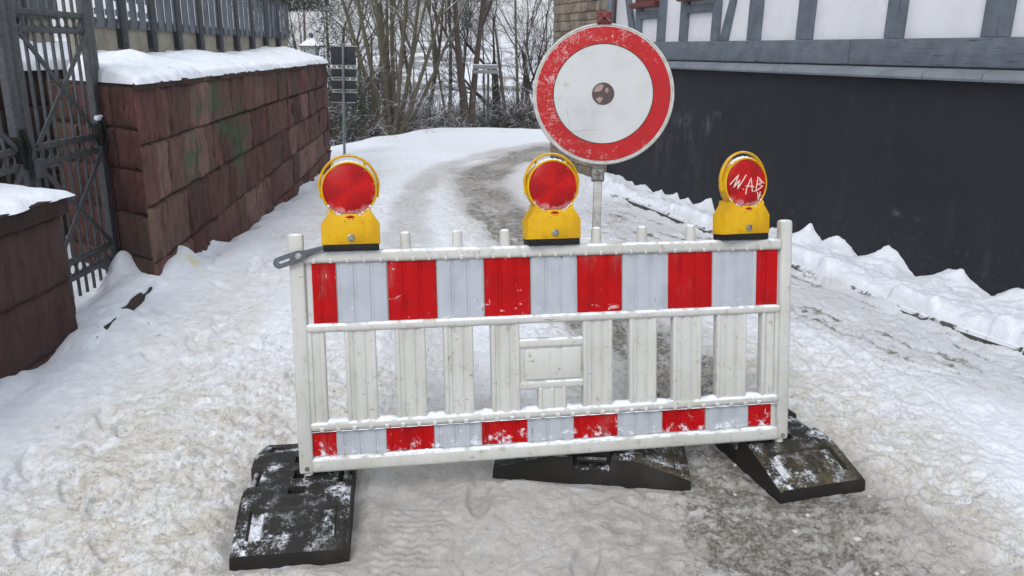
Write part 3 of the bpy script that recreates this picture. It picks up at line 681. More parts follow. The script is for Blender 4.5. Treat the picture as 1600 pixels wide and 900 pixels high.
# ------------------------------------------------------------------ steel fences over concrete upstands
def steel_fence(X, y0, y1, zc, zs, ztop, label, group, n, slots=(0, 1)):
    r = empty('steel_fence', (X, y0, zc), label=label, cat='fence', group=group)
    c = MB(); st = (y1-y0)/n
    for i in range(n):
        c.box((-.14, i*st+.006, -.25), (0, (i+1)*st-.006, zs-zc+.08), bev=.004)
    c.build('concrete_upstand', M['concrete'], r, angle=30)
    for i in range(n):
        a, b = i*st+.05, (i+1)*st-.01; f = MB(); m = 6; wv = (b-a)/m
        rowsz = [(zs-zc, zs-zc+.03), (zs-zc+.10, zs-zc+.15), (zs-zc+.22, ztop-zc)] if i in slots else [(zs-zc, ztop-zc)]
        for k in range(m):
            ya, yb = a+k*wv, a+(k+1)*wv; dx = .012*(k % 2)
            if i in slots:
                for (q0, q1) in rowsz: f.box((.018+dx, ya, q0), (.024+dx, yb+.004, q1))
                f.box((.0185+dx, ya+.028, zs-zc+.028), (.0235+dx, yb+.003, zs-zc+.225))
            else: f.box((.018+dx, ya, rowsz[0][0]), (.024+dx, yb+.004, rowsz[0][1]))
        f.build('sheet_panel', M['sheet'], r, smooth=False)
        s = MB(); s.prism([(-.05, zs-zc-.17), (.02, zs-zc-.22), (.065, zs-zc-.17), (.065, ztop-zc+.02), (-.05, ztop-zc+.02)], .035, .047, .002)
        s.v = [(y, x+i*st, z) for x, y, z in s.v]
        s.tube([(.05, i*st+.005, zs-zc-.13), (.056, i*st+.005, zs-zc-.13)], .008, 8)
        s.tube([(.05, i*st+.005, zs-zc-.03), (.056, i*st+.005, zs-zc-.03)], .008, 8)
        s.box((-.02, i*st-.055, zs-zc-.16), (.034, i*st-.045+.02, zs-zc+.03))
        s.build('strap', M['strap'], r, fixn=True)
    t = MB(); t.box((.0, .0, ztop-zc-.02), (.05, n*st, ztop-zc), bev=.004); t.build('top_rail', M['strap'], r)
    return r
steel_fence(-3.46, 6.72, 12.72, 1.6, 1.855, 2.34, 'grey folded steel fence on concrete above the red sandstone wall', 'folded steel fences on concrete', 10)
steel_fence(-4.9, 3.5, 8.9, 1.7, 1.97, 2.7, 'grey folded steel fence behind the iron gate above the courtyard wall', 'folded steel fences on concrete', 9, slots=(3, 4, 5, 6))

# ------------------------------------------------------------------ iron gate leaves (plane x = const, running along y)
def gate_leaf(y0, y1, label, latch):
    r = empty('gate_leaf', (-3.1, y1, 0), label=label, cat='gate', group='leaves of the iron gate')
    W = y1-y0; I = M['iron']
    def part(n, mb, m=I): mb.v = [(x, y-y1, z) for x, y, z in mb.v]; return mb.build(n, m, r, fixn=True)
    for y in (y0+.03, y1-.03): part('stile', MB().box((-.025, y-.03, .08), (.025, y+.03, 2.45), bev=.004))
    for z in (.13, .25, .96, 1.07, 1.80, 1.91, 2.4): part('rail', MB().box((-.014, y0+.06, z-.018), (.014, y1-.06, z+.018), bev=.003))
    nb = 7; sp = (W-.12)/(nb+1)
    for i in range(nb):
        y = y0+.06+sp*(i+1); part('bar', MB().box((-.009, y-.009, -.02), (.009, y+.009, 2.55), bev=.002))
    for (z0, z1) in ((.25, .96), (1.07, 1.80)):
        for s in (0, 1):
            a = (.02+.012*s, y0+.07, z0+.01 if s else z1-.01); b = (.02+.012*s, y1-.07, z1-.01 if s else z0+.01)
            d = Vector(b)-Vector(a); n = Vector((0, -d.z, d.y)).normalized()*.017; ex = Vector((.005, 0, 0))
            q = [Vector(a)+n, Vector(a)-n, Vector(b)-n, Vector(b)+n]
            part('brace', MB().add([v-ex for v in q]+[v+ex for v in q], [(0, 1, 2, 3), (7, 6, 5, 4), (0, 4, 5, 1), (1, 5, 6, 2), (2, 6, 7, 3), (3, 7, 4, 0)]))
    for z in (.19, 1.015, 1.855):
        for i in range(nb+1):
            y = y0+.06+sp*(i+.5); m = MB(); K = 14
            m.tube([(0, y+min(.038, sp*.42)*cos(2*pi*k/K), z+.036*sin(2*pi*k/K)) for k in range(K+1)], .006, 6, False)
            part('ring', m)
    m = MB().box((.0, y0-.01 if not latch else y0-.02, .88), (.05, y0+.10, 1.0), bev=.006)
    if latch: m.tube([(.05, y0+.05, .95), (.10, y0+.05, .95), (.10, y0+.16, .95)], .009, 8)
    part('lock', m)
    m = MB().box((-.03, y1-.07, .99), (.05, y1+.03, 1.16), bev=.02).tube([(.04, y1-.02, .95), (.07, y1-.02, 1.08), (.04, y1-.02, 1.2)], .016, 8)
    h = part('hinge', m, M['black'])
    if latch:
        s = MB(); s.lathe_y([(.001, -.05), (.018, -.045), (.024, -.01), (.020, .03), (.001, .04)], (.02, y1-.02, 1.195), 14); part('snow_lump', s, M['snow'])
    return r
gate_leaf(5.12, 6.06, 'right leaf of the grey wrought iron gate, beside the red sandstone wall', True)
gate_leaf(4.05, 5.06, 'left leaf of the grey wrought iron gate, cut off by the photo edge', False)
gp = MB().box((-.035, -.035, 0), (.035, .035, 2.6), bev=.006)
g = gp.build('gate_post', M['iron']); g.location = (-3.12, 6.115, 0); tag(g, 'slim grey steel post between the gate and the red sandstone wall', 'post')

# ------------------------------------------------------------------ barrier
BO = Vector((0.1928, 2.9531, 0.114))
BR = Matrix(((0.98521, -0.16847, -0.03124), (0.17134, 0.97038, 0.17029), (0.00163, -0.17312, 0.9849)))
BM = Matrix.Translation(BO) @ BR.to_4x4()
bar = empty('barrier_fence', mat=BM, label='white plastic road barrier with red and white reflective stripes', cat='barrier')
P_ = M['plastic']
def bp(name, mb, mat=P_, parent=bar, **k): return mb.build(name, mat, parent, **k)
for sx in (-1, 1):
    m = MB(); m.box((sx*.997-.027, 0, .0), (sx*.997+.027, .05, .935 if sx < 0 else .945), bev=.014 if sx > 0 else .008)
    m.tube([(sx*.99, .025, -.09), (sx*.99, .025, .02)], .02, 12); bp('end_post', m)
def rail(z0, z1, y0=-.006, y1=.052, x0=-.975, x1=.975):
    m = MB(); m.box((x0, y0, z0), (x1, y1, z1), bev=.013)
    return m
t_ = rail(.822, .868)
for i in range(30): t_.box((-.94+i*.0625, -.008, .822), (-.928+i*.0625, .0, .838), bev=.003)
bp('top_rail', t_)
t_ = rail(.555, .59); bp('middle_rail', t_)
t_ = rail(.168, .203)
for i in range(30): t_.box((-.94+i*.0625, -.009, .165), (-.922+i*.0625, .0, .183), bev=.003)
bp('lower_rail', t_)
t_ = rail(.004, .062, -.010, .056, -.975, .975)
for x in (-.95, .95): t_.tube([(x, -.013, .03), (x, -.008, .03)], .009, 10)
bp('bottom_rail', t_)
for x in (-.586, -.384, -.195, .179, .371, .579):
    m = MB(); m.tube([(x, .024, .86), (x, .024, .915), (x, .024, .928), (x, .024, .934)], [.0215, .0205, .018, .010], 16); bp('peg', m)
def grooved(x0, x1, z0, z1, yf, th, period=.0625, gw=.007, gd=.005, phase=.03, lump=0.0, top_lobes=False):
    """board whose front is folded into flat lobes between narrow grooves"""
    xs = {x0, x1}; k0 = math.floor((x0-phase)/period)
    for k in range(k0, k0+40):
        c = phase+k*period
        for dxx in (-gw, -gw*.5, gw*.5, gw):
            if x0 < c+dxx < x1: xs.add(c+dxx)
        for f in (.3, .5, .7):
            if x0 < c+f*period < x1: xs.add(c+f*period)
    xs = sorted(xs); m = MB(); vs = []
    def dep(x):
        q = abs(((x-phase)/period+.5) % 1-.5)*period
        return gd*(1-min(1, max(0, (q-gw*.5)/(gw*.5))))-.0012*math.cos(2*pi*((x-phase)/period-.5))
    for x in xs:
        for y, z in ((yf+dep(x), z0), (yf+dep(x), z1), (yf+th, z1), (yf+th, z0)): vs.append((x, y, z))
    n = len(xs); fs = []
    for i in range(n-1):
        for k in range(4): fs.append((i*4+k, (i+1)*4+k, (i+1)*4+(k+1) % 4, i*4+(k+1) % 4))
    fs += [(0, 1, 2, 3), ((n-1)*4+3, (n-1)*4+2, (n-1)*4+1, (n-1)*4)]
    m.add(vs, fs); return m
bp('upper_board', grooved(-.975, .975, .585, .828, .012, .03), angle=20, fixn=True)
bp('lower_board', grooved(-.975, .975, .058, .172, .012, .03), angle=20, fixn=True)
UX = [-.945, -.853, -.660, -.470, -.283, -.096, .095, .283, .478, .670, .865, .962]
LX = [-.971, -.878, -.686, -.496, -.306, -.118, .075, .262, .456, .646, .842, .944]
for xs_, z0, z1, mr, mw_ in ((UX, .591, .821, M['red'], M['white']), (LX, .068, .166, M['redlow'], M['whitelow'])):
    for i in range(len(xs_)-1):
        e = 0.0015
        bp('red_stripe' if i % 2 == 0 else 'white_stripe', grooved(xs_[i]+e, xs_[i+1]-e, z0, z1, .0085, .004), mr if i % 2 == 0 else mw_, angle=20, fixn=True)
SL = [(-.972, -.905), (-.832, -.712), (-.640, -.520), (-.450, -.332), (-.262, -.145), (.115, .241), (.312, .430), (.500, .626), (.691, .825), (.892, .972)]
for i, (a, b) in enumerate(SL):
    m = grooved(a+.012, b-.012, .195, .565, .006, .03, .05, .006, .003, (a+b)/2+.022, fixn=True) if False else grooved(a+.012, b-.012, .195, .565, .006, .03, .044, .006, .003, (a+b)/2+.022)
    for x in (a+.010, b-.010): m.box((x-.010, .001, .19), (x+.010, .044, .57), bev=.008)
    bp('slat', m, angle=25, fixn=False)
m = MB(); m.box((-.15, .002, .455), (.12, .045, .492), bev=.010); m.box((-.15, .002, .283), (.12, .045, .318), bev=.010)
m.box((-.15, .012, .31), (.12, .035, .46)); bp('centre_panel', m)
m = MB(); K = []
for cx_, cz_, a0 in ((.095, .435, 0), (-.115, .435, 90), (-.115, .337, 180), (.095, .337, 270)):
    for k in range(5): a = radians(a0+k*22.5); K.append((cx_+.012*cos(a), cz_+.012*sin(a)))
m.prism(K, .003, .014, .002); bp('name_plate', m, fixn=True)
m = MB(); m.box((-.072, .006, .195), (.046, .036, .29), bev=.006)
for x in (-.062, .036, -.013): m.box((x-.009, .001, .19), (x+.009, .044, .29), bev=.008)
bp('short_slat', m)
# locking lever of the left lamp
lv = Vector((-.888, .884))-Vector((-1.072, .826)); L = lv.length; ux = lv.normalized(); nx_ = Vector((-ux.y, ux.x))
def lp(s, t): q = Vector((-1.058, .830))+ux*s+nx_*t; return (q.x, q.y)
bm = bmesh.new(); outer = []; inner = []
N = 24
for k in range(N):
    a = 2*pi*k/N; c0 = 0 if cos(a) < 0 else .055
    inner.append(lp(c0*.9+.006*cos(a)+.004, .0045*sin(a)))
    if cos(a) < -.01: outer.append(lp(.022*cos(a), .022*sin(a)))
    elif sin(a) > .3: outer.append(lp(.085*cos(a)*.9+.01, .022))
    elif sin(a) < -.3: outer.append(lp(.085*cos(a)*.9+.01, -.022))
    else: outer.append(lp(.098, .022*sin(a)/.35))
vo = [bm.verts.new((x, -.022, z)) for x, z in outer]; vi = [bm.verts.new((x, -.022, z)) for x, z in inner]
for k in range(N): bm.faces.new((vo[k], vo[(k+1) % N], vi[(k+1) % N], vi[k]))
r_ = bmesh.ops.extrude_face_region(bm, geom=bm.faces[:])
for g_ in r_['geom']:
    if isinstance(g_, bmesh.types.BMVert): g_.co.y = -.010
bmesh.ops.recalc_face_normals(bm, faces=bm.faces[:])
m = MB(); m.bm(bm); bm.free()
m.prism([lp(.094, .016), lp(.094, -.014), lp(.20, -.006), lp(.20, .006)], -.020, -.010, .002)
lev = bp('locking_lever', m, M['lever'], fixn=False)
m = MB(); c_ = lp(.075, .002); m.tube([(c_[0], -.030, c_[1]), (c_[0], 0, c_[1])], .0125, 14); m.tube([(c_[0], -.034, c_[1]), (c_[0], -.029, c_[1])], .007, 6)
m.build('bolt', M['chrome'], lev)
# bolts at the feet of the end posts
for (x, z) in ((-.995, .022), (.995, .022)):
    m = MB(); m.tube([(x, -.006, z), (x, .002, z)], .009, 10); bp('bolt', m, M['clampgrey'])
# snow lying on the rails
def snowline(segs, h, y0, y1, seed):
    mb = MB(); rs = np.random.RandomState(seed)
    for (x0, x1, z) in segs:
        n = max(4, int((x1-x0)/.006)); prof = []
        for i in range(n+1):
            x = x0+(x1-x0)*i/n; e = min(1, min(i, n-i)/(n*.08+.5)); k = vn(np.array([x*22]), np.array([z*30.]), seed)[0]*.45+vn(np.array([x*70]), np.array([z*9.]), seed+1)[0]*.25
            hh = max(.0008, h*(.75+k))*e**.5; ring = []
            for q in range(7):
                a = pi*q/6; yc = (y0+y1)/2; ring.append((x, yc-cos(a)*(y1-y0)/2, z-.003+hh*sin(a)))
            prof += ring
        fs = [(i*7+q, i*7+q+1, (i+1)*7+q+1, (i+1)*7+q) for i in range(n) for q in range(6)]
        mb.add(prof, fs)
    return mb
gaps = [(SL[i][1]-.008, SL[i+1][0]+.008) for i in range(len(SL)-1)]; gaps[4] = (-.150, -.068); gaps.insert(5, (.042, .118))
SNB = [((a, b, .203), .013, -.002, .046, 3) for a, b in gaps]+[((-.96, .96, .866), .005, .004, .046, 7)]
SNB += [((a, b, .062), .010, -.006, .010, 9) for a, b in ((-.95, -.9), (-.70, -.45), (-.36, -.1), (-.02, .3), (.40, .66), (.8, .96))]+[((-.97, .97, .168), .004, -.004, .006, 13)]
for sg_, h_, a_, b_, sd in SNB: bp('snow_on_rail', snowline([sg_], h_, a_, b_, sd), M['snow'])

# ------------------------------------------------------------------ warning lamps
def lamp(x, turn, label, scrawl=False, tilt=0.0):
    mat = BM @ Matrix.Translation((x, .022, .872)) @ Matrix.Rotation(radians(turn), 4, 'Z') @ Matrix.Rotation(radians(tilt), 4, 'Y')
    r = empty('warning_light', mat=mat, label=label, cat='warning light', group='yellow and red warning lights on the barrier')
    B = lambda n, mb, m, p=r, **k: mb.build(n, m, p, **k)
    mb = MB(); mb.box((-.104, -.048, -.004), (.104, .048, .020), bev=.003); B('base', mb, M['black'])
    # housing: battery box and lamp collar
    R = .106; cz = .226; body = [(-.109, .020), (.109, .020), (.109, .098), (.080, .140), (.076, .158)]+[(.1035*sin(radians(q)), cz-.1035*cos(radians(q))) for q in range(45, -46, -9)]+[(-.076, .158), (-.080, .140), (-.109, .098)]
    mb = MB(); mb.prism(body, -.048, .048, .006)
    mb.prism([(-.050, .030), (.050, .030), (.050, .105), (.030, .135), (-.030, .135), (-.050, .105)], -.0505, -.04, .002)
    mb.lathe_y([(.096, -.030), (.100, -.034), (.1045, -.032), (R, -.02), (R, .006), (.1045, .012), (.100, .016), (.096, .010)], (0, 0, cz), 64)
    B('housing', mb, M['yellow'])
    lz = empty
    mb = MB()
    pr = [(.0005, -.050)]+[(.0970*sin(a), -.030-.020*cos(a)) for a in np.linspace(.1, pi/2, 14)]+[(.0970, .008)]+[(.0995*sin(a), .010+.020*cos(a)) for a in np.linspace(pi/2, .1, 10)]
    mb.lathe_y(pr, (0, 0, 0), 72); l = B('lens', mb, M['lens']); l.location = (0, 0, cz)
    mb = MB(); mb.lathe_y([(.0005, -.006), (.018, -.004), (.024, 0), (.020, .004)], (0, 0, 0), 20); mb.v = [(a*1.1, b-.046, c*.42+.124) for a, b, c in mb.v]; B('sensor_window', mb, M['lens'])
    mb = MB(); arc = []
    for k in range(25):
        a = radians(8+164*k/24); arc.append((.1115*cos(a), -.004, cz+.004+.124*sin(a)))
    arc = [(.105, -.004, cz-.03)]+arc+[(-.105, -.004, cz-.03)]
    mb.tube(arc, .0052, 8)
    for a in (55, 125): mb.tube([(.100*cos(radians(a)), 0, cz+.100*sin(radians(a))), (.1115*cos(radians(a)), 0, cz+.004+.124*sin(radians(a)))], .0055, 8)
    mb.v = [(a, b*1.9, c) for a, b, c in mb.v]; B('handle', mb, M['yellow'])
    mb = MB(); mb.lathe_y([(.0005, -.058), (.0045, -.058), (.0045, -.0535), (.0095, -.0535), (.011, -.058), (.013, -.057), (.0135, -.048)], (0, 0, .046), 20); B('lock_screw', mb, M['chrome'])
    mb = MB()
    for (a, b) in ((-.016, .122), (.002, .124), (.014, .120), (-.006, .115), (.008, .113), (-.02, .108)):
        mb.lathe_y([(.0005, -.0515), (.0022, -.0512), (.0023, -.0495)], (a, 0, b), 8)
    B('vent_hole', mb, M['black'])
    s = MB(); n = 26; vs = []
    for k in range(n+1):
        a = radians(48+84*k/n); hh = .007*(1+.6*sin(k*1.9)*.6)*max(0,sin(pi*k/n))**.5
        for q in range(5):
            b = pi*q/4; vs.append(((.104+hh*sin(b))*cos(a), -.010-.016*cos(b), cz+(.104+hh*sin(b))*sin(a)))
    s.add(vs, [(k*5+q, k*5+q+1, (k+1)*5+q+1, (k+1)*5+q) for k in range(n) for q in range(4)]); B('snow_on_top', s, M['snow'])
    s = MB(); rs_ = np.random.RandomState(int(abs(x)*100)+2)
    for k in range(26):
        a = radians(218+104*k/25+rs_.uniform(-2, 2)); rr = .101+rs_.uniform(-.004, .003); q = rs_.uniform(.0015, .0045)
        if 262 < math.degrees(a) < 278: continue
        s.lathe_y([(.0004, -q*.7), (q*.8, -q*.4), (q, 0), (q*.5, q*.3)], (rr*cos(a), -.033, cz+rr*sin(a)), 7)
    B('frost', s, M['snow'])
    if scrawl:
        strokes = [[(-.088, -.004), (-.050, .036), (-.072, -.016), (-.046, .014), (-.056, -.022), (-.016, .034)], [(-.030, -.022), (-.027, -.025)],
                   [(-.016, -.044), (-.014, -.024), (.008, .022), (.016, -.034)], [(-.018, -.010), (.024, -.014)], [(.025, -.034), (.027, -.030)],
                   [(.034, -.034), (.044, .026), (.070, .004), (.044, -.004), (.072, -.012), (.038, -.030)], [(.044, -.036), (.052, -.066), (.060, -.034)], [(.064, -.052), (.066, -.048)], [(.050, .012), (.080, .000)]]
        mb = MB()
        for st in strokes:
            pts = []
            for x_, z_ in st:
                rr = min(.99, sqrt(x_*x_+z_*z_)/.0995); yy = -.030-.020*sqrt(max(0, 1-rr*rr))-.0012; pts.append((x_, yy, z_))
            mm = []
            for a, b in zip(pts[:-1], pts[1:]):
                for k in range(5):
                    f = k/5; x_ = a[0]+(b[0]-a[0])*f; z_ = a[2]+(b[2]-a[2])*f; rr = min(.99, sqrt(x_*x_+z_*z_)/.0995); mm.append((x_, -.030-.020*sqrt(1-rr*rr)-.0008, z_))
            mm.append(pts[-1]); mb.tube(mm, .0022, 6)
        g = mb.build('scrawl', M['ink'], l); g.location = (0, 0, 0); g.data.transform(Matrix.Identity(4))
    return r
lamp(-.792, 2, 'leftmost yellow warning light with plain red lens, beside the grey lever')
lamp(-.006, 4, 'middle yellow warning light with plain red lens, standing below the round sign')
lamp(.800, 12, 'rightmost yellow warning light with white scrawled letters on its red lens', True)

# ------------------------------------------------------------------ rubber feet
def foot(loc, ang, mat, label, L=.82, W=.40, H=.128, seed=0, name='rubber_foot'):
    nu, nv = 206, 101
    U, V = np.meshgrid(np.linspace(-L/2, L/2, nu), np.linspace(-W/2, W/2, nv))
    au, av = np.abs(U), np.abs(V)
    Z = np.interp(au, [0, .17, .19, L/2-.02, L/2], [H, H, H-.004, .060, .052])
    Z = Z-.010*ss(W/2-.02, W/2, av)
    rec = ss(.215, .222, au)*(1-ss(L/2-.065, L/2-.058, au))*ss(-.0, .006, W/2-.045-av)
    mid = 1-ss(.10, .108, av)
    Z = Z-rec*(.010+.007*(1-mid))
    sock = (1-ss(.028, .032, au))*(1-ss(.020, .024, av)); Z = Z-sock*.05
    for su in (-.12, .12): Z = Z-.035*(1-ss(.020, .024, np.abs(U-su)))*(1-ss(.026, .030, np.abs(V)))
    notch = (1-ss(.075, .079, au))*ss(W/2-.050, W/2-.046, av); Z = np.where(notch > 0, Z-notch*.055, Z)
    Z = Z+.0015*fbm(U*30, V*30, 3, seed)
    tone = np.clip(rec*(1-mid)+.0*rec, 0, 1)*.9+notch*.0
    r = empty(name, (loc[0], loc[1], loc[2]), label=label, cat='barrier foot', group='black rubber feet')
    r.rotation_euler = (loc[3] if len(loc) > 3 else 0, loc[4] if len(loc) > 4 else 0, ang)
    # skirts
    pad = lambda A, m: np.pad(A, 1, mode=m)
    U2, V2, Z2, t2 = pad(U, 'edge'), pad(V, 'edge'), pad(Z, 'edge'), pad(tone, 'edge')
    Z2[0, :] = Z2[-1, :] = -.04; Z2[:, 0] = Z2[:, -1] = -.04
    U2[:, 0] -= .006; U2[:, -1] += .006; V2[0, :] -= .006; V2[-1, :] += .006
    o = gridmesh('body', U2, V2, Z2, mat, r, {'tone': t2}); o.data.set_sharp_from_angle(angle=radians(38))
    for sgn in (-1, 1): MB().tube([(-.06, sgn*(W/2-.025), .100), (.06, sgn*(W/2-.025), .100)], .011, 10).build('carry_bar', mat, r)
    return r
foot((-.82, 2.80, -.024), radians(98.5), M['rubber'], 'black rubber foot dusted with snow under the left barrier end')
foot((.36, 3.175, -.024), radians(-6), M['rubber_b'], 'black rubber foot lying crosswise beneath the middle of the barrier, holding the round sign post')
foot((1.17, 3.30, -.024), radians(106), M['rubber_l'], 'black rubber foot with mud coloured slope under the right barrier end')

# ------------------------------------------------------------------ round sign
pb = Vector((.352, 3.12, .04)); pc = Vector((.377, 3.516, 1.532))
zv = (pc-pb).normalized(); nv_ = Vector((-.07, -1, -.16)); yv = -(nv_-zv*nv_.dot(zv)).normalized(); xv = yv.cross(zv)
SM = Matrix.Translation(pb) @ Matrix((xv, yv, zv)).transposed().to_4x4()
sg = empty('round_sign', mat=SM, label='round red and white traffic sign with dark sticker on a grey post', cat='traffic sign')
h = (pc-pb).length; Hh = h
m = MB(); m.box((-.026, .015, 0), (.010, .055, h+.36), bev=.004)
m.v = [(x, y, z) for x, y, z in m.v]; m.build('post', M['zinc'], sg)
fc = (0, 0, 0)
def disc(name, prof, mat, n=96):
    mb = MB(); mb.lathe_y(prof, (0, 0, 0), n); o = mb.build(name, mat, sg, angle=30, fixn=True); o.location = (0, -.012, h); return o
rim = disc('sign_plate', [(.0005, .012), (.294, .012), (.2995, .008), (.3005, -.004), (.298, -.009), (.292, -.0095), (.29, -.006), (.0005, -.006)], M['rim'])
disc('red_ring', [(.211, -.0065), (.211, -.0088), (.284, -.0088), (.284, -.0065)], M['signred'])
disc('white_field', [(.0005, -.0085), (.2135, -.0085), (.2135, -.0062)], M['signwhite'])
disc('dark_outline', [(.2095, -.0083), (.2095, -.0093), (.2125, -.0093), (.2125, -.0083)], M['black'])
st = disc('sticker', [(.0005, -.0098), (.0475, -.0098), (.0475, -.0084)], M['sticker'], 40)
mb = MB(); mb.prism([(-.041, .006), (-.034, .026), (-.014, .041), (.002, .036), (-.004, .020), (-.012, .010), (-.030, .008)], -.0104, -.0096)
mb.prism([(-.030, -.024), (-.016, -.014), (.0, -.018), (-.006, -.032), (-.014, -.040)], -.0104, -.0096)
mb.prism([(.008, .018), (.014, .026), (.022, .022), (.022, .008), (.014, .002), (.009, .008)], -.0104, -.0096)
mb.build('print', M['sticker2'], st, fixn=True)
m = MB(); m.box((-.036, -.028, h+.292), (.026, .012, h+.348), bev=.004); m.box((-.030, -.031, h+.298), (.020, -.026, h+.342), bev=.003)
m.tube([(-.005, -.05, h+.322), (-.005, -.02, h+.322)], .009, 8)
for a, b in ((-.028, .30), (.018, .30), (-.028, .34), (.018, .34)): m.tube([(-.005, -.034, h+.322), (a, -.030, h+b)], .004, 6)
m.build('top_clamp', M['clampred'], sg)
m = MB(); m.box((-.036, .004, h-.365), (.018, .062, h-.312), bev=.004); m.tube([(-.022, -.004, h-.334), (-.022, .01, h-.334)], .007, 8); m.tube([(.004, -.004, h-.334), (.004, .01, h-.334)], .005, 8)
m.build('lower_clamp', M['clampgrey'], sg)

# ------------------------------------------------------------------ half timbered house on a dark plinth
HM = Matrix.Translation((WB[0], WB[1], 0)) @ Matrix(((WD[0], WN[0], 0), (WD[1], WN[1], 0), (0, 0, 1))).to_4x4()
# local x = along facade (away from viewer), local y = into the building, z up; facade surface at y = 0
hs = empty('half_timbered_house', mat=HM, label='white half timbered house with grey beams on a near black plinth', cat='house')
def hp(name, mb, mat, parent=hs, **k): k.setdefault('fixn', True); return mb.build(name, mat, parent, **k)
# plinth as a fine sheet with scuffs
U, V = np.meshgrid(np.linspace(-3.5, 6.18, 260), np.linspace(-.5, 1.60, 70))
tone = np.zeros(U.shape)
for (px, py, rx, rz_, k) in ((1067, 185, .22, .13, .9), (1100, 195, .16, .12, .7), (1078, 213, .2, .06, .8), (1040, 230, .5, .25, .5), (1121, 178, .05, .025, 1.6), (1410, 335, .12, .02, 1.2), (1080, 250, .35, .3, .35)):
    s0, z0 = Wsz(px, py); tone = np.maximum(tone, k*np.exp(-((U-s0)/rx)**2-((V-z0)/rz_)**2))
o = gridmesh('plinth', U, 0*U+.006*fbm(U*1.3, V*1.7, 3, 5), V, M['plinth'], hs, {'tone': tone})
hp('wall', MB().box((-3.5, .02, -.5), (6.18, 5.0, 1.6)).box((-3.5, .035, 1.6), (6.18, 5.0, 4.2)), M['plaster'], smooth=False)
ld = MB()
edges = [-3.5]+[Wsz(x, 110)[0] for x in (1550, 1455, 1236, 1100)]+[6.18]
for a, b in zip(sorted(edges)[:-1], sorted(edges)[1:]):
    ld.add([(x, y, z) for x in (a+.004, b-.004) for y, z in ((0.03, 1.555), (-.075, 1.548), (-.085, 1.565), (-.080, 1.600), (.03, 1.640))], [(0, 1, 6, 5), (1, 2, 7, 6), (2, 3, 8, 7), (3, 4, 9, 8), (4, 0, 5, 9), (0, 4, 3, 2, 1), (5, 6, 7, 8, 9)])
hp('ledge', ld, M['ledge'])
s_j = Wsz(1328, 80)[0]
for a, b in ((-3.5, s_j-.004), (s_j+.004, 6.18)): hp('sill_beam', MB().box((a, -.012, 1.642), (b, .06, 1.845), bev=.008), M['wood'])
def post_px(xa, xb, xc=None, xd=None, ztop=3.9, zbot=1.847, nm='post'):
    s0, _ = Wsz(xb, 40); s1, _ = Wsz(xa, 40)
    m = MB(); jit = [random.uniform(-.006, .006) for _ in range(4)]
    m.prism([(s0+jit[0], zbot), (s1+jit[1], zbot), (s1+jit[2], ztop), (s0+jit[3], ztop)], -.008, .07, .005); hp(nm, m, M['woodv'])
for a, b in ((993, 1000), (1027, 1037), (1062, 1072), (1112, 1122), (1169, 1187), (1246, 1268), (1383, 1411), (1535, 1576), (1680, 1740)): post_px(a, b)
def brace_px(t0, t1, b0, b1):
    q = [Wsz(t0, 0), Wsz(t1, 0), Wsz(b1, 66), Wsz(b0, 66)]; zb = 1.847
    pts = [(q[0][0], q[0][1]), (q[1][0], q[1][1]), (q[2][0], zb), (q[3][0], zb)]
    k = 1.2
    pts[0] = (pts[3][0]+(pts[0][0]-pts[3][0])*2.4, zb+(pts[0][1]-zb)*2.4); pts[1] = (pts[2][0]+(pts[1][0]-pts[2][0])*2.4, zb+(pts[1][1]-zb)*2.4)
    m = MB(); m.prism(pts, -.004, .066, .005); hp('brace', m, M['woodv'])
brace_px(977, 984, 985, 992); brace_px(1140, 1148, 1123, 1134)
for (xa, xb, yr, wx0, wx1) in ((1000, 1027, 17, 993, 1030), (1072, 1112, 6, 1068, 1114)):
    s1, z1 = Wsz(xa, yr+2); s0, _ = Wsz(xb, yr+2); z1 = Wsz((xa+xb)/2, yr)[1]
    hp('rail_below_window', MB().box((s0-.003, -.006, z1-.09), (s1+.003, .06, z1), bev=.004), M['woodv'])
    sa, sb = Wsz(wx1, 8)[0], Wsz(wx0, 8)[0]
    w_ = hp('window', MB().box((sa+.02, -.02, z1+.10), (sb-.02, .03, z1+.16), bev=.005).box((sa+.02, -.02, z1+.16), (sa+.09, .03, z1+1.3), bev=.005).box((sb-.09, -.02, z1+.16), (sb-.02, .03, z1+1.3), bev=.005).box((sa+.02, -.02, z1+1.3), (sb-.02, .03, z1+1.37), bev=.005), M['winred'])
    hp('sill', MB().box((sa-.02, -.09, z1+.035), (sb+.02, .02, z1+.098), bev=.012), M['winred'], w_)
    hp('sash', MB().box((sa+.09, -.005, z1+.16), (sb-.09, .03, z1+.22)).box((sa+.09, -.005, z1+.22), (sa+.15, .03, z1+1.3)).box((sb-.15, -.005, z1+.22), (sb-.09, .03, z1+1.3)), M['winwhite'], w_)
    hp('pane', MB().box((sa+.15, .004, z1+.22), (sb-.15, .02, z1+1.3)), M['glass'], w_)
hp('top_beam', MB().box((-3.5, -.014, 3.9), (6.18, .06, 4.1), bev=.008), M['wood'])
hp('roof', MB().add([(-3.9, -.45, 4.05), (6.5, -.45, 4.05), (6.5, 2.6, 6.6), (-3.9, 2.6, 6.6), (-3.9, 5.6, 4.05), (6.5, 5.6, 4.05), (-3.9, -.45, 3.95), (6.5, -.45, 3.95), (6.5, 5.6, 3.95), (-3.9, 5.6, 3.95)],
     [(0, 1, 2, 3), (3, 2, 5, 4), (0, 3, 4, 9, 6), (1, 7, 8, 5, 2), (0, 6, 7, 1), (6, 9, 8, 7), (4, 5, 8, 9)]), M['roof'], smooth=False)
m = MB(); m.tube([(6.10, -.10, 3.9), (6.10, -.10, 1.75), (6.13, -.085, 1.5), (6.30, -.085, 1.2), (6.30, -.085, .0)], .045, 16)
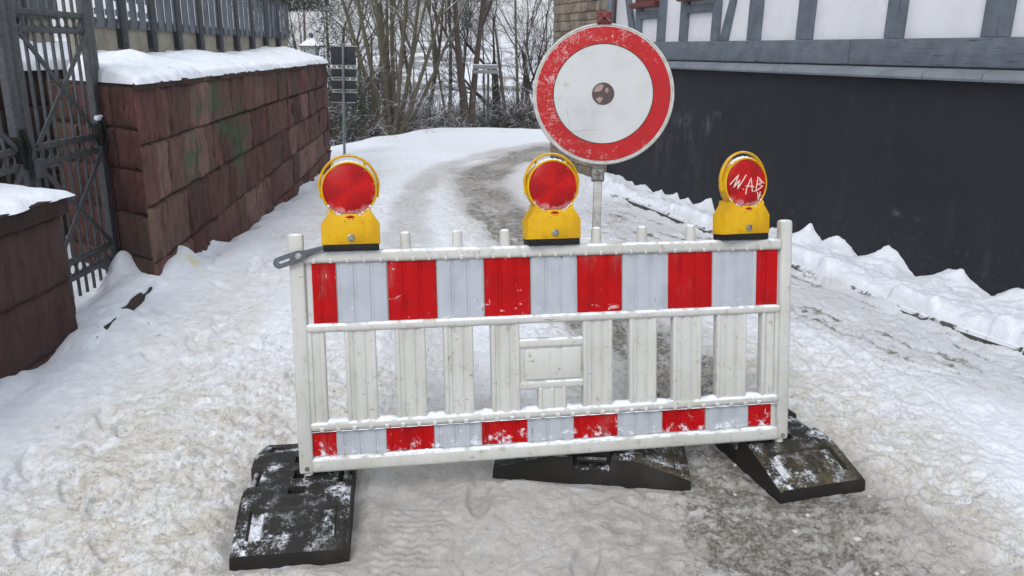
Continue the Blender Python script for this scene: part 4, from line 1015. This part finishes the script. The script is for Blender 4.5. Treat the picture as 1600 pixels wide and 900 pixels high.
for z in (.6, 2.0, 3.2): m.tube([(6.10 if z > 1.6 else 6.30, -.10, z-.015), (6.10 if z > 1.6 else 6.30, -.10, z+.015)], .051, 16)
hp('downpipe', m, M['pipe'])
# stone building beyond
sb = empty('stone_building', mat=HM @ Matrix.Translation((6.2, 0, 0)), label='tan sandstone building wall just beyond the half timbered house', cat='building')
mb = MB(); rs = np.random.RandomState(12); z = -.3
while z < 4.4:
    hh = rs.uniform(.08, .15); stone_course(mb, (0, 0), (1.93, 0), z, z, z+hh, z+hh, .10, .30, rs, (0, -1), .011, .006, (5, 5))
    stone_course(mb, (1.93, 0), (1.93, 3.0), z, z, z+hh, z+hh, .16, .42, rs, (1, 0), .011, .006, (5, 5)); z += hh
mb.build('stone_face', M['tanstone'], sb, angle=60, fixn=False)
MB().box((0, .013, -.5), (1.917, 4, z)).build('core', M['tanjoint'], sb, smooth=False)
MB().add([(-.1, -.35, z), (2.3, -.35, z), (2.3, 4, z+1.8), (-.1, 4, z+1.8), (-.1, -.35, z-.1), (2.3, -.35, z-.1), (2.3, 4, z-.1), (-.1, 4, z-.1)], [(0, 1, 2, 3), (4, 7, 6, 5), (0, 4, 5, 1), (1, 5, 6, 2), (3, 2, 6, 7), (0, 3, 7, 4)]).build('roof', M['roof'], sb, smooth=False)

# ------------------------------------------------------------------ lantern, sign backs, finger post
lx, ly, lz_ = atY(488, 92, 17.5); gz = hz(lx, ly)
ln = empty('street_lantern', (lx, ly, gz), label='old fashioned lantern with snowy cap behind the end of the red wall', cat='street lamp')
b = lz_-gz
MB().tube([(0, 0, 0), (0, 0, b*.3), (0, 0, b)], [.07, .045, .035], 12).build('post', M['iron'], ln)
def frustum(mb, z0, z1, a, b_, n=4, rot=pi/4):
    vs = [(a*cos(rot+2*pi*k/n), a*sin(rot+2*pi*k/n), z0) for k in range(n)]+[(b_*cos(rot+2*pi*k/n), b_*sin(rot+2*pi*k/n), z1) for k in range(n)]
    mb.add(vs, [tuple(range(n-1, -1, -1)), tuple(range(n, 2*n))]+[(k, (k+1) % n, n+(k+1) % n, n+k) for k in range(n)]); return mb
frustum(MB(), b, b+.25, .12, .20).build('glass', M['lampglass'], ln, smooth=False)
frustum(frustum(MB(), b+.25, b+.285, .285, .285), b+.285, b+.42, .27, .06).build('cap', M['snow'], ln, smooth=False)
m = MB(); m.tube([(0, 0, b+.42), (0, 0, b+.47), (0, 0, b+.50), (0, 0, b+.53)], [.03, .055, .05, .01], 10); frustum(m, b+.235, b+.262, .30, .30)
for k in range(4):
    a = pi/4+k*pi/2; m.tube([(.12*cos(a), .12*sin(a), b), (.20*cos(a), .20*sin(a), b+.25)], .012, 6)
m.build('frame', M['iron'], ln)

sx, sy, _ = G(538, 246); bz = hz(sx, sy)
tp = atY(536, 69, sy)
sp = empty('sign_pole', (sx, sy, bz), label='grey pole carrying four dark sign panels seen from behind', cat='sign')
lean = (tp[0]-sx)/(tp[2]-bz); hgt = tp[2]-bz
MB().tube([(0, 0, -.1), (lean*hgt, 0, hgt+.02)], .022, 10).build('pole', M['pipe'], sp)
for (pa, pb_) in ((71, 103), (106, 122), (124, 141), (143, 161)):
    za, zb = atY(536, pa, sy)[2]-bz, atY(536, pb_, sy)[2]-bz
    w2 = .20; xo = lean*(za+zb)/2-.004
    p = MB().box((xo-w2, .028, zb), (xo+w2, .036, za), bev=.003).build('sign_panel', M['signback'], sp)
    m = MB().box((xo-w2+.01, .012, za-.02), (xo+w2+.03, .027, za-.004)).box((xo-w2-.01, .012, zb+.002), (xo+w2-.01, .027, zb+.016)); m.build('bracket', M['zinc'], p)
fx, fy = -.70, 20.5; bz = hz(fx, fy); t0 = atY(763, 100, fy)
fp = empty('finger_post', (fx, fy, bz), label='slim dark post with pale direction boards in front of the trees', cat='sign post')
fx2 = t0[0]-fx; hp_ = t0[2]-bz
MB().tube([(fx2, 0, -.2), (fx2, 0, hp_+.03)], .03, 8).build('post', M['iron'], fp)
for k, (dz, w0, w1) in enumerate(((.03, -.38, .24), (.14, -.40, .27))):
    MB().box((fx2+w0, -.05, hp_-dz-.09), (fx2+w1, -.032, hp_-dz), bev=.004).build('direction_board', M['board'], fp)
fp2 = MB(); fp2.box((fx2-.38, -.052, hp_-.028), (fx2+.24, -.03, hp_-.005), bev=.01); fp2.build('snow_on_board', M['snow'], fp)

# ------------------------------------------------------------------ trees
class Tree:
    def __init__(s, seed): s.r = random.Random(seed); s.trunk = MB(); s.crown = MB()
    def limb(s, p, d, L, r, depth, maxd, up=.10, wob=.16, kids=(3, 5), spread=(25, 60), rmin=.005, ratio=.62):
        R = s.r; n = max(3, int(5-depth)); pts = [p.copy()]; rad = [r]; q = p.copy(); dd = d.copy()
        end = max(rmin*.7, r*.35)
        for i in range(n):
            dd = (dd+Vector((R.uniform(-1, 1), R.uniform(-1, 1), R.uniform(-.7, .7)))*wob+Vector((0, 0, up))).normalized()
            q = q+dd*(L/n); pts.append(q.copy()); rad.append(r+(end-r)*(i+1)/n)
        sides = [7, 6, 5, 4, 3, 3][min(depth, 5)]
        (s.trunk if depth == 0 else s.crown).tube(pts, rad, sides, False)
        if depth >= maxd: return
        k = R.randint(*kids)+(1 if depth == maxd-1 else 0)
        for j in range(k):
            f = R.uniform(.22, 1) if depth else R.uniform(.35, 1)
            if j == 0: f = 1.0
            i = min(n-1, int(f*n)); g = f*n-i; b = pts[i].lerp(pts[i+1], min(1, g)); rr = rad[i]+(rad[i+1]-rad[i])*min(1, g)
            base = (pts[i+1]-pts[i]).normalized(); a = radians(R.uniform(*spread)*(.5 if j == 0 else 1))
            ax = base.orthogonal().normalized(); ax.rotate(Matrix.Rotation(R.uniform(0, 2*pi), 3, base)); nd = base.copy(); nd.rotate(Matrix.Rotation(a, 3, ax))
            s.limb(b, nd, L*ratio*R.uniform(.75, 1.2), max(rmin, rr*R.uniform(.5, .75)), depth+1, maxd, up*.8, wob*1.15, kids, spread, rmin, ratio)
    def build(s, loc, mat, label, group=None, name='bare_tree'):
        r = empty(name, loc, label=label, cat='tree', group=group)
        s.trunk.build('trunk', mat, r, angle=80); s.crown.build('crown', mat, r, angle=80); return r
def tree(px, Y, mat, label, stems=1, L=3.2, r=.13, maxd=4, kids=(3, 5), seed=1, fan=.0, group='bare trees beyond the street', up=.10, rmin=.0045, dirs=None, spread=(22, 55), X=None):
    x = atY(px, 200, Y)[0] if X is None else X; z = hz(x, Y)-.1
    t = Tree(seed); R = t.r
    for k in range(stems):
        if dirs: dx, dy = dirs[k]
        else: a = 2*pi*k/stems+R.uniform(-.3, .3); dx, dy = fan*cos(a), fan*sin(a)
        t.limb(Vector((dx*.25, dy*.25, 0)), Vector((dx, dy, 1)).normalized(), L*R.uniform(.85, 1.15), r*R.uniform(.7, 1.1), 0, maxd, up, .07, kids, spread, rmin)
    return t.build((x, Y, z), mat, label, group)
tree(612, 17.8, M['bark_o'], 'large many stemmed olive tree, second pole width right of the sign backs', 11, 4.6, .062, 4, (3, 5), 11, .2, up=.05,
     dirs=[(-.42, .1), (-.25, -.2), (-.13, .2), (-.03, -.1), (.04, .12), (.15, -.15), (.28, .1), (.45, -.1), (.62, .2), (-.08, .3), (.2, .35)])
tree(733, 20.5, M['bark_b'], 'brown twin trunked tree just left of the finger post', 2, 4.2, .12, 4, (3, 5), 12, .12, dirs=[(-.13, .0), (.10, .05)], up=.06)
tree(775, 22.5, M['bark_d'], 'dark tree with a thick forked trunk just right of the finger post', 1, 2.1, .19, 5, (4, 5), 13, 0, up=.12)
tree(655, 21.5, M['bark_b'], 'slender brown tree between the olive tree and the twin trunks', 2, 3.6, .075, 4, (3, 5), 14, .16)
tree(842, 24, M['bark_d'], 'dark spreading tree beside the corner of the stone building', 3, 3.0, .11, 4, (3, 5), 15, .3)
tree(575, 21.5, M['bark_o'], 'olive barked tree right behind the sign backs', 3, 3.8, .08, 4, (4, 5), 16, .2)
tree(500, 22.5, M['bark_b'], 'brown tree above the lantern behind the red wall', 3, 3.8, .08, 4, (3, 5), 17, .25)
tree(708, 27, M['bark_d'], 'dark thin tree far behind the twin trunks', 2, 4.2, .08, 4, (4, 5), 18, .2)
tree(800, 29, M['bark_b'], 'brown thin tree far down the slope right of the finger post', 2, 4.4, .09, 4, (3, 5), 19, .2)
# young trees further down the slope, copies of three
protos = []
for k in range(3):
    t = Tree(40+k); t.limb(Vector((0, 0, 0)), Vector((t.r.uniform(-.1, .1), 0, 1)).normalized(), 5.2, .050, 0, 3, .06, .06, (4, 6), (25, 60), .005, .40)
    protos.append(t)
Rr = random.Random(5); built = {}
spots = [(470, 24), (486, 27), (520, 25), (534, 31), (562, 31), (590, 27), (630, 25.5), (642, 33), (672, 29), (700, 24), (722, 36), (758, 26), (787, 34), (812, 27), (850, 28), (866, 25), (512, 38), (620, 42), (715, 46), (820, 42), (905, 26), (430, 28), (980, 27)]
GR = 'young bare trees down the slope'
for i, (px, Y) in enumerate(spots):
    k = i % 3; x = atY(px, 200, Y)[0]; z = hz(x, Y)-.1
    lab = 'young bare snow dusted tree with a thin straight trunk in the thicket down the slope'
    if k not in built:
        r = protos[k].build((x, Y, z), [M['bark_b'], M['bark_o'], M['bark_d']][k], lab, GR, 'young_tree'); built[k] = r
    else: r = copy_tree(built[k]); r.location = (x, Y, z)
    r.rotation_euler = (0, 0, Rr.uniform(0, 6.28)); q = Rr.uniform(.75, 1.35); r.scale = (q, q, q)
# undergrowth bushes: twigs (and leaves for the evergreen ones)
def bush(px, Y, label, n=60, L=1.3, leaves=0, seed=1, w=.5, mat=None, hgt=1.0, group=None):
    x = atY(px, 200, Y)[0]; z = hz(x, Y)-.08; r = empty('bush', (x, Y, z), label=label, cat='bush', group=group)
    t = Tree(seed); R = t.r
    for i in range(n):
        a = R.uniform(0, 6.28); ro = R.uniform(0, w); d = Vector((cos(a)*R.uniform(.1, 1.0), sin(a)*R.uniform(.1, 1.0), R.uniform(.5, 1.2))).normalized()
        t.limb(Vector((cos(a)*ro, sin(a)*ro, 0)), d, L*R.uniform(.5, 1.1), .011, 3, 5, -.06, .22, (3, 5), (20, 60), .0045, .6)
    t.crown.build('twigs', mat or M['bark_b'], r, angle=80)
    if leaves:
        m = MB()
        cl = [(R.gauss(0, w*.7), R.gauss(0, w*.5), abs(R.gauss(.42, .25))*hgt) for _ in range(26)]
        for i in range(leaves):
            c = R.choice(cl); p = Vector((c[0]+R.gauss(0, .13), c[1]+R.gauss(0, .13), max(.02, c[2]+R.gauss(0, .12)*hgt)))
            a = Vector((R.uniform(-1, 1), R.uniform(-1, 1), R.uniform(-.6, .6))).normalized(); b_ = a.cross(Vector((R.uniform(-1, 1), R.uniform(-1, 1), R.uniform(-1, 1)))).normalized(); q = R.uniform(.016, .034)
            m.add([p-a*q, p+b_*q*.5, p+a*q, p-b_*q*.5], [(0, 1, 2, 3)], R.random())
        m.build('leaves', M['leaf'], r, smooth=False)
    return r
bush(525, 17.2, 'tall dark ivy covered bush directly behind the sign backs', 50, 1.6, 9000, 61, .55, hgt=2.4)
bush(560, 18.6, 'dark ivy bush between the sign backs and the olive tree', 60, 1.4, 7000, 62, .5, hgt=2.2)
bush(592, 20.0, 'dark shrub behind the foot of the olive tree', 60, 1.2, 5000, 63, .5, hgt=1.6)
bush(790, 21.5, 'low dark evergreen bush at the foot of the forked tree', 40, .9, 6000, 64, .5, hgt=.8)
bush(828, 22.0, 'low dark evergreen bush left of the round sign', 40, .9, 6000, 65, .55, hgt=.8)
bush(486, 19.5, 'dark evergreen bush below the lantern', 30, 1.2, 5000, 68, .6, hgt=2.0)
for i, (px, Y, w_) in enumerate([(640, 19.6, .6), (668, 20.4, .6), (690, 22, .7), (715, 23.5, .6), (745, 22.5, .6), (765, 24.5, .6), (850, 21.5, .6), (655, 25, .7)]):
    bush(px, Y, 'tangled leafless bush dusted with snow at the edge of the slope', 30, 1.0, 0, 80+i, w_, M['bark_b'] if i % 2 else M['bark_d'], group='leafless bushes at the slope edge')
# evergreen tip above the steel fence
x, y, z = atY(462, 20, 19); r = empty('evergreen_tree', (x+.62, 19, hz(x, 19)), label='dark evergreen tree whose lowest branches show above the steel fence end', cat='tree')
t = Tree(90); zz = z-hz(x, 19); t.trunk.tube([(-1.2, 0, -.2), (-1.2, 0, zz+3)], [.2, .08], 8, False)
m = MB()
for i in range(9000):
    p = Vector((t.r.gauss(-.75, .55), t.r.gauss(0, .6), zz+.05+abs(t.r.gauss(0, .9)))); p.z += max(0, p.x+.1)*.5
    a = Vector((t.r.uniform(-1, 1), t.r.uniform(-1, 1), t.r.uniform(-.5, .5))).normalized(); b_ = a.orthogonal().normalized(); q = t.r.uniform(.03, .07)
    m.add([p-a*q, p+b_*q*.2, p+a*q, p-b_*q*.2], [(0, 1, 2, 3)], t.r.random())
t.trunk.build('trunk', M['bark_d'], r); m.build('crown', M['leaf'], r, smooth=False)
# far wood on the slope and opposite hill, past counting
m = MB(); Rr = random.Random(9)
for i in range(300):
    Y = Rr.choice([Rr.uniform(70, 110), Rr.uniform(110, 300)]); x = Rr.uniform(-.42, .16)*Y; z = hz(x, Y)
    hgt = Rr.uniform(3, 6.5); r0 = .05+Y*.0004; top = Vector((x+Rr.uniform(-.4, .4), Y, z+hgt))
    m.tube([(x, Y, z-.3), top], [r0, r0*.4], 3, False)
    for k in range(9):
        f = Rr.uniform(.3, .95); b0 = Vector((x, Y, z)).lerp(top, f); a = Rr.uniform(0, 6.28); l = Rr.uniform(.6, 1.7)*(1.1-f*.6)
        m.tube([b0, b0+Vector((cos(a)*l, sin(a)*l, l*Rr.uniform(.5, 1.2)))], [r0*.35, r0*.15], 3, False)
o = m.build('distant_wood', M['bark_d'], smooth=False); tag(o, 'bare woodland on the far slope seen faintly through the trees', 'woodland', kind='stuff')

# small loose ice lumps on the road
m = MB(); rs = np.random.RandomState(8); 
for i in range(420):
    if i % 2: x, y = rs.normal(-1.45, .45), rs.uniform(1.9, 5.5)
    else: x, y = rs.normal(1.75, .45), rs.uniform(1.9, 6)
    if abs(x) > 2.4: continue
    q = abs(rs.normal(.004, .004))+.002
    bm = bmesh.new(); bmesh.ops.create_icosphere(bm, subdivisions=1, radius=q)
    for v in bm.verts: v.co = Vector((v.co.x*rs.uniform(.8, 1.4), v.co.y*rs.uniform(.8, 1.4), v.co.z*.7))+Vector((x, y, 0))
    m.bm(bm); bm.free()
xy = np.array([(p[0], p[1]) for p in m.v]); zz = terrain(xy[:, 0], xy[:, 1])[0]
cz = zz.reshape(-1, 12).mean(1).repeat(12); m.v = [(p[0], p[1], p[2]+c) for p, c in zip(m.v, cz)]
lump = m.build('snow_crumbs', M['crumb'], angle=30); tag(lump, 'loose crumbs of dirty snow scattered over the roadway', 'snow crumbs', kind='stuff')

# ------------------------------------------------------------------ haze
HZ = bpy.data.materials.new('pale_haze'); HZ.use_nodes = True; n = HZ.node_tree.nodes; n.clear()
vo = n.new('ShaderNodeVolumePrincipled'); vo.inputs['Density'].default_value = .0013; vo.inputs['Color'].default_value = (.97, .98, 1, 1); vo.inputs['Anisotropy'].default_value = .2
ou = n.new('ShaderNodeOutputMaterial'); HZ.node_tree.links.new(vo.outputs[0], ou.inputs['Volume'])
USE_HAZE = True
if USE_HAZE:
    zmin = float(Zg.min())-1.5; hb = MB().box((-720, -20, zmin), (720, 910, float(Zg.max())+14)); o = hb.build('haze', HZ, smooth=False); tag(o, 'pale winter haze over the valley', 'haze', kind='stuff')

# ------------------------------------------------------------------ camera, light, world
cam = bpy.data.cameras.new('camera'); co = bpy.data.objects.new('camera', cam); COL.objects.link(co)
cam.sensor_width = 36; cam.lens = F/1600*36; cam.clip_end = 3000; cam.clip_start = .05
mw = Matrix((Vector(RT), Vector(UP), Vector(-_fw))).transposed().to_4x4(); mw.translation = Vector(EYEP); co.matrix_world = mw
S.camera = co
el, az = radians(48), radians(200)
W = bpy.data.worlds.new('World'); S.world = W; W.use_nodes = True; n = W.node_tree.nodes; bg = n['Background']
sk = n.new('ShaderNodeTexSky'); sk.sky_type = 'NISHITA'; sk.sun_disc = False; sk.sun_elevation = el; sk.sun_rotation = az; sk.dust_density = 4; sk.air_density = 1.0
hs_ = n.new('ShaderNodeHueSaturation'); hs_.inputs['Saturation'].default_value = .30
W.node_tree.links.new(sk.outputs[0], hs_.inputs['Color']); cn = n.new('ShaderNodeTexNoise'); cn.inputs['Scale'].default_value = 2.2; cn.inputs['Detail'].default_value = 5
cr = n.new('ShaderNodeMapRange'); cr.inputs['From Min'].default_value = .3; cr.inputs['From Max'].default_value = .7; cr.inputs['To Min'].default_value = .62; cr.inputs['To Max'].default_value = .86
cm = n.new('ShaderNodeMix'); cm.data_type = 'RGBA'; cm.inputs[7].default_value = (5.5, 5.75, 6.15, 1)
tc_ = n.new('ShaderNodeTexCoord'); L_ = W.node_tree.links.new
L_(tc_.outputs['Generated'], cn.inputs['Vector']); L_(cn.outputs['Fac'], cr.inputs['Value']); L_(cr.outputs[0], cm.inputs[0]); L_(hs_.outputs[0], cm.inputs[6]); L_(cm.outputs[2], bg.inputs[0]); bg.inputs[1].default_value = .12
sl = bpy.data.lights.new('sun', 'SUN'); so = bpy.data.objects.new('sun', sl); COL.objects.link(so); sl.energy = .7; sl.angle = radians(25); sl.color = (1, .97, .93)
d = Vector((sin(az)*cos(el), cos(az)*cos(el), sin(el))); so.rotation_euler = d.to_track_quat('Z', 'Y').to_euler()
S.view_settings.view_transform = 'Standard'; S.view_settings.look = 'None'; S.view_settings.gamma = 1; S.view_settings.exposure = 0.75; S.view_settings.use_curve_mapping = False
S.render.engine = 'CYCLES'
S.cycles.volume_bounces = 0
S.cycles.max_bounces = 5; S.cycles.diffuse_bounces = 3; S.cycles.glossy_bounces = 2; S.cycles.transmission_bounces = 2; S.cycles.transparent_max_bounces = 4
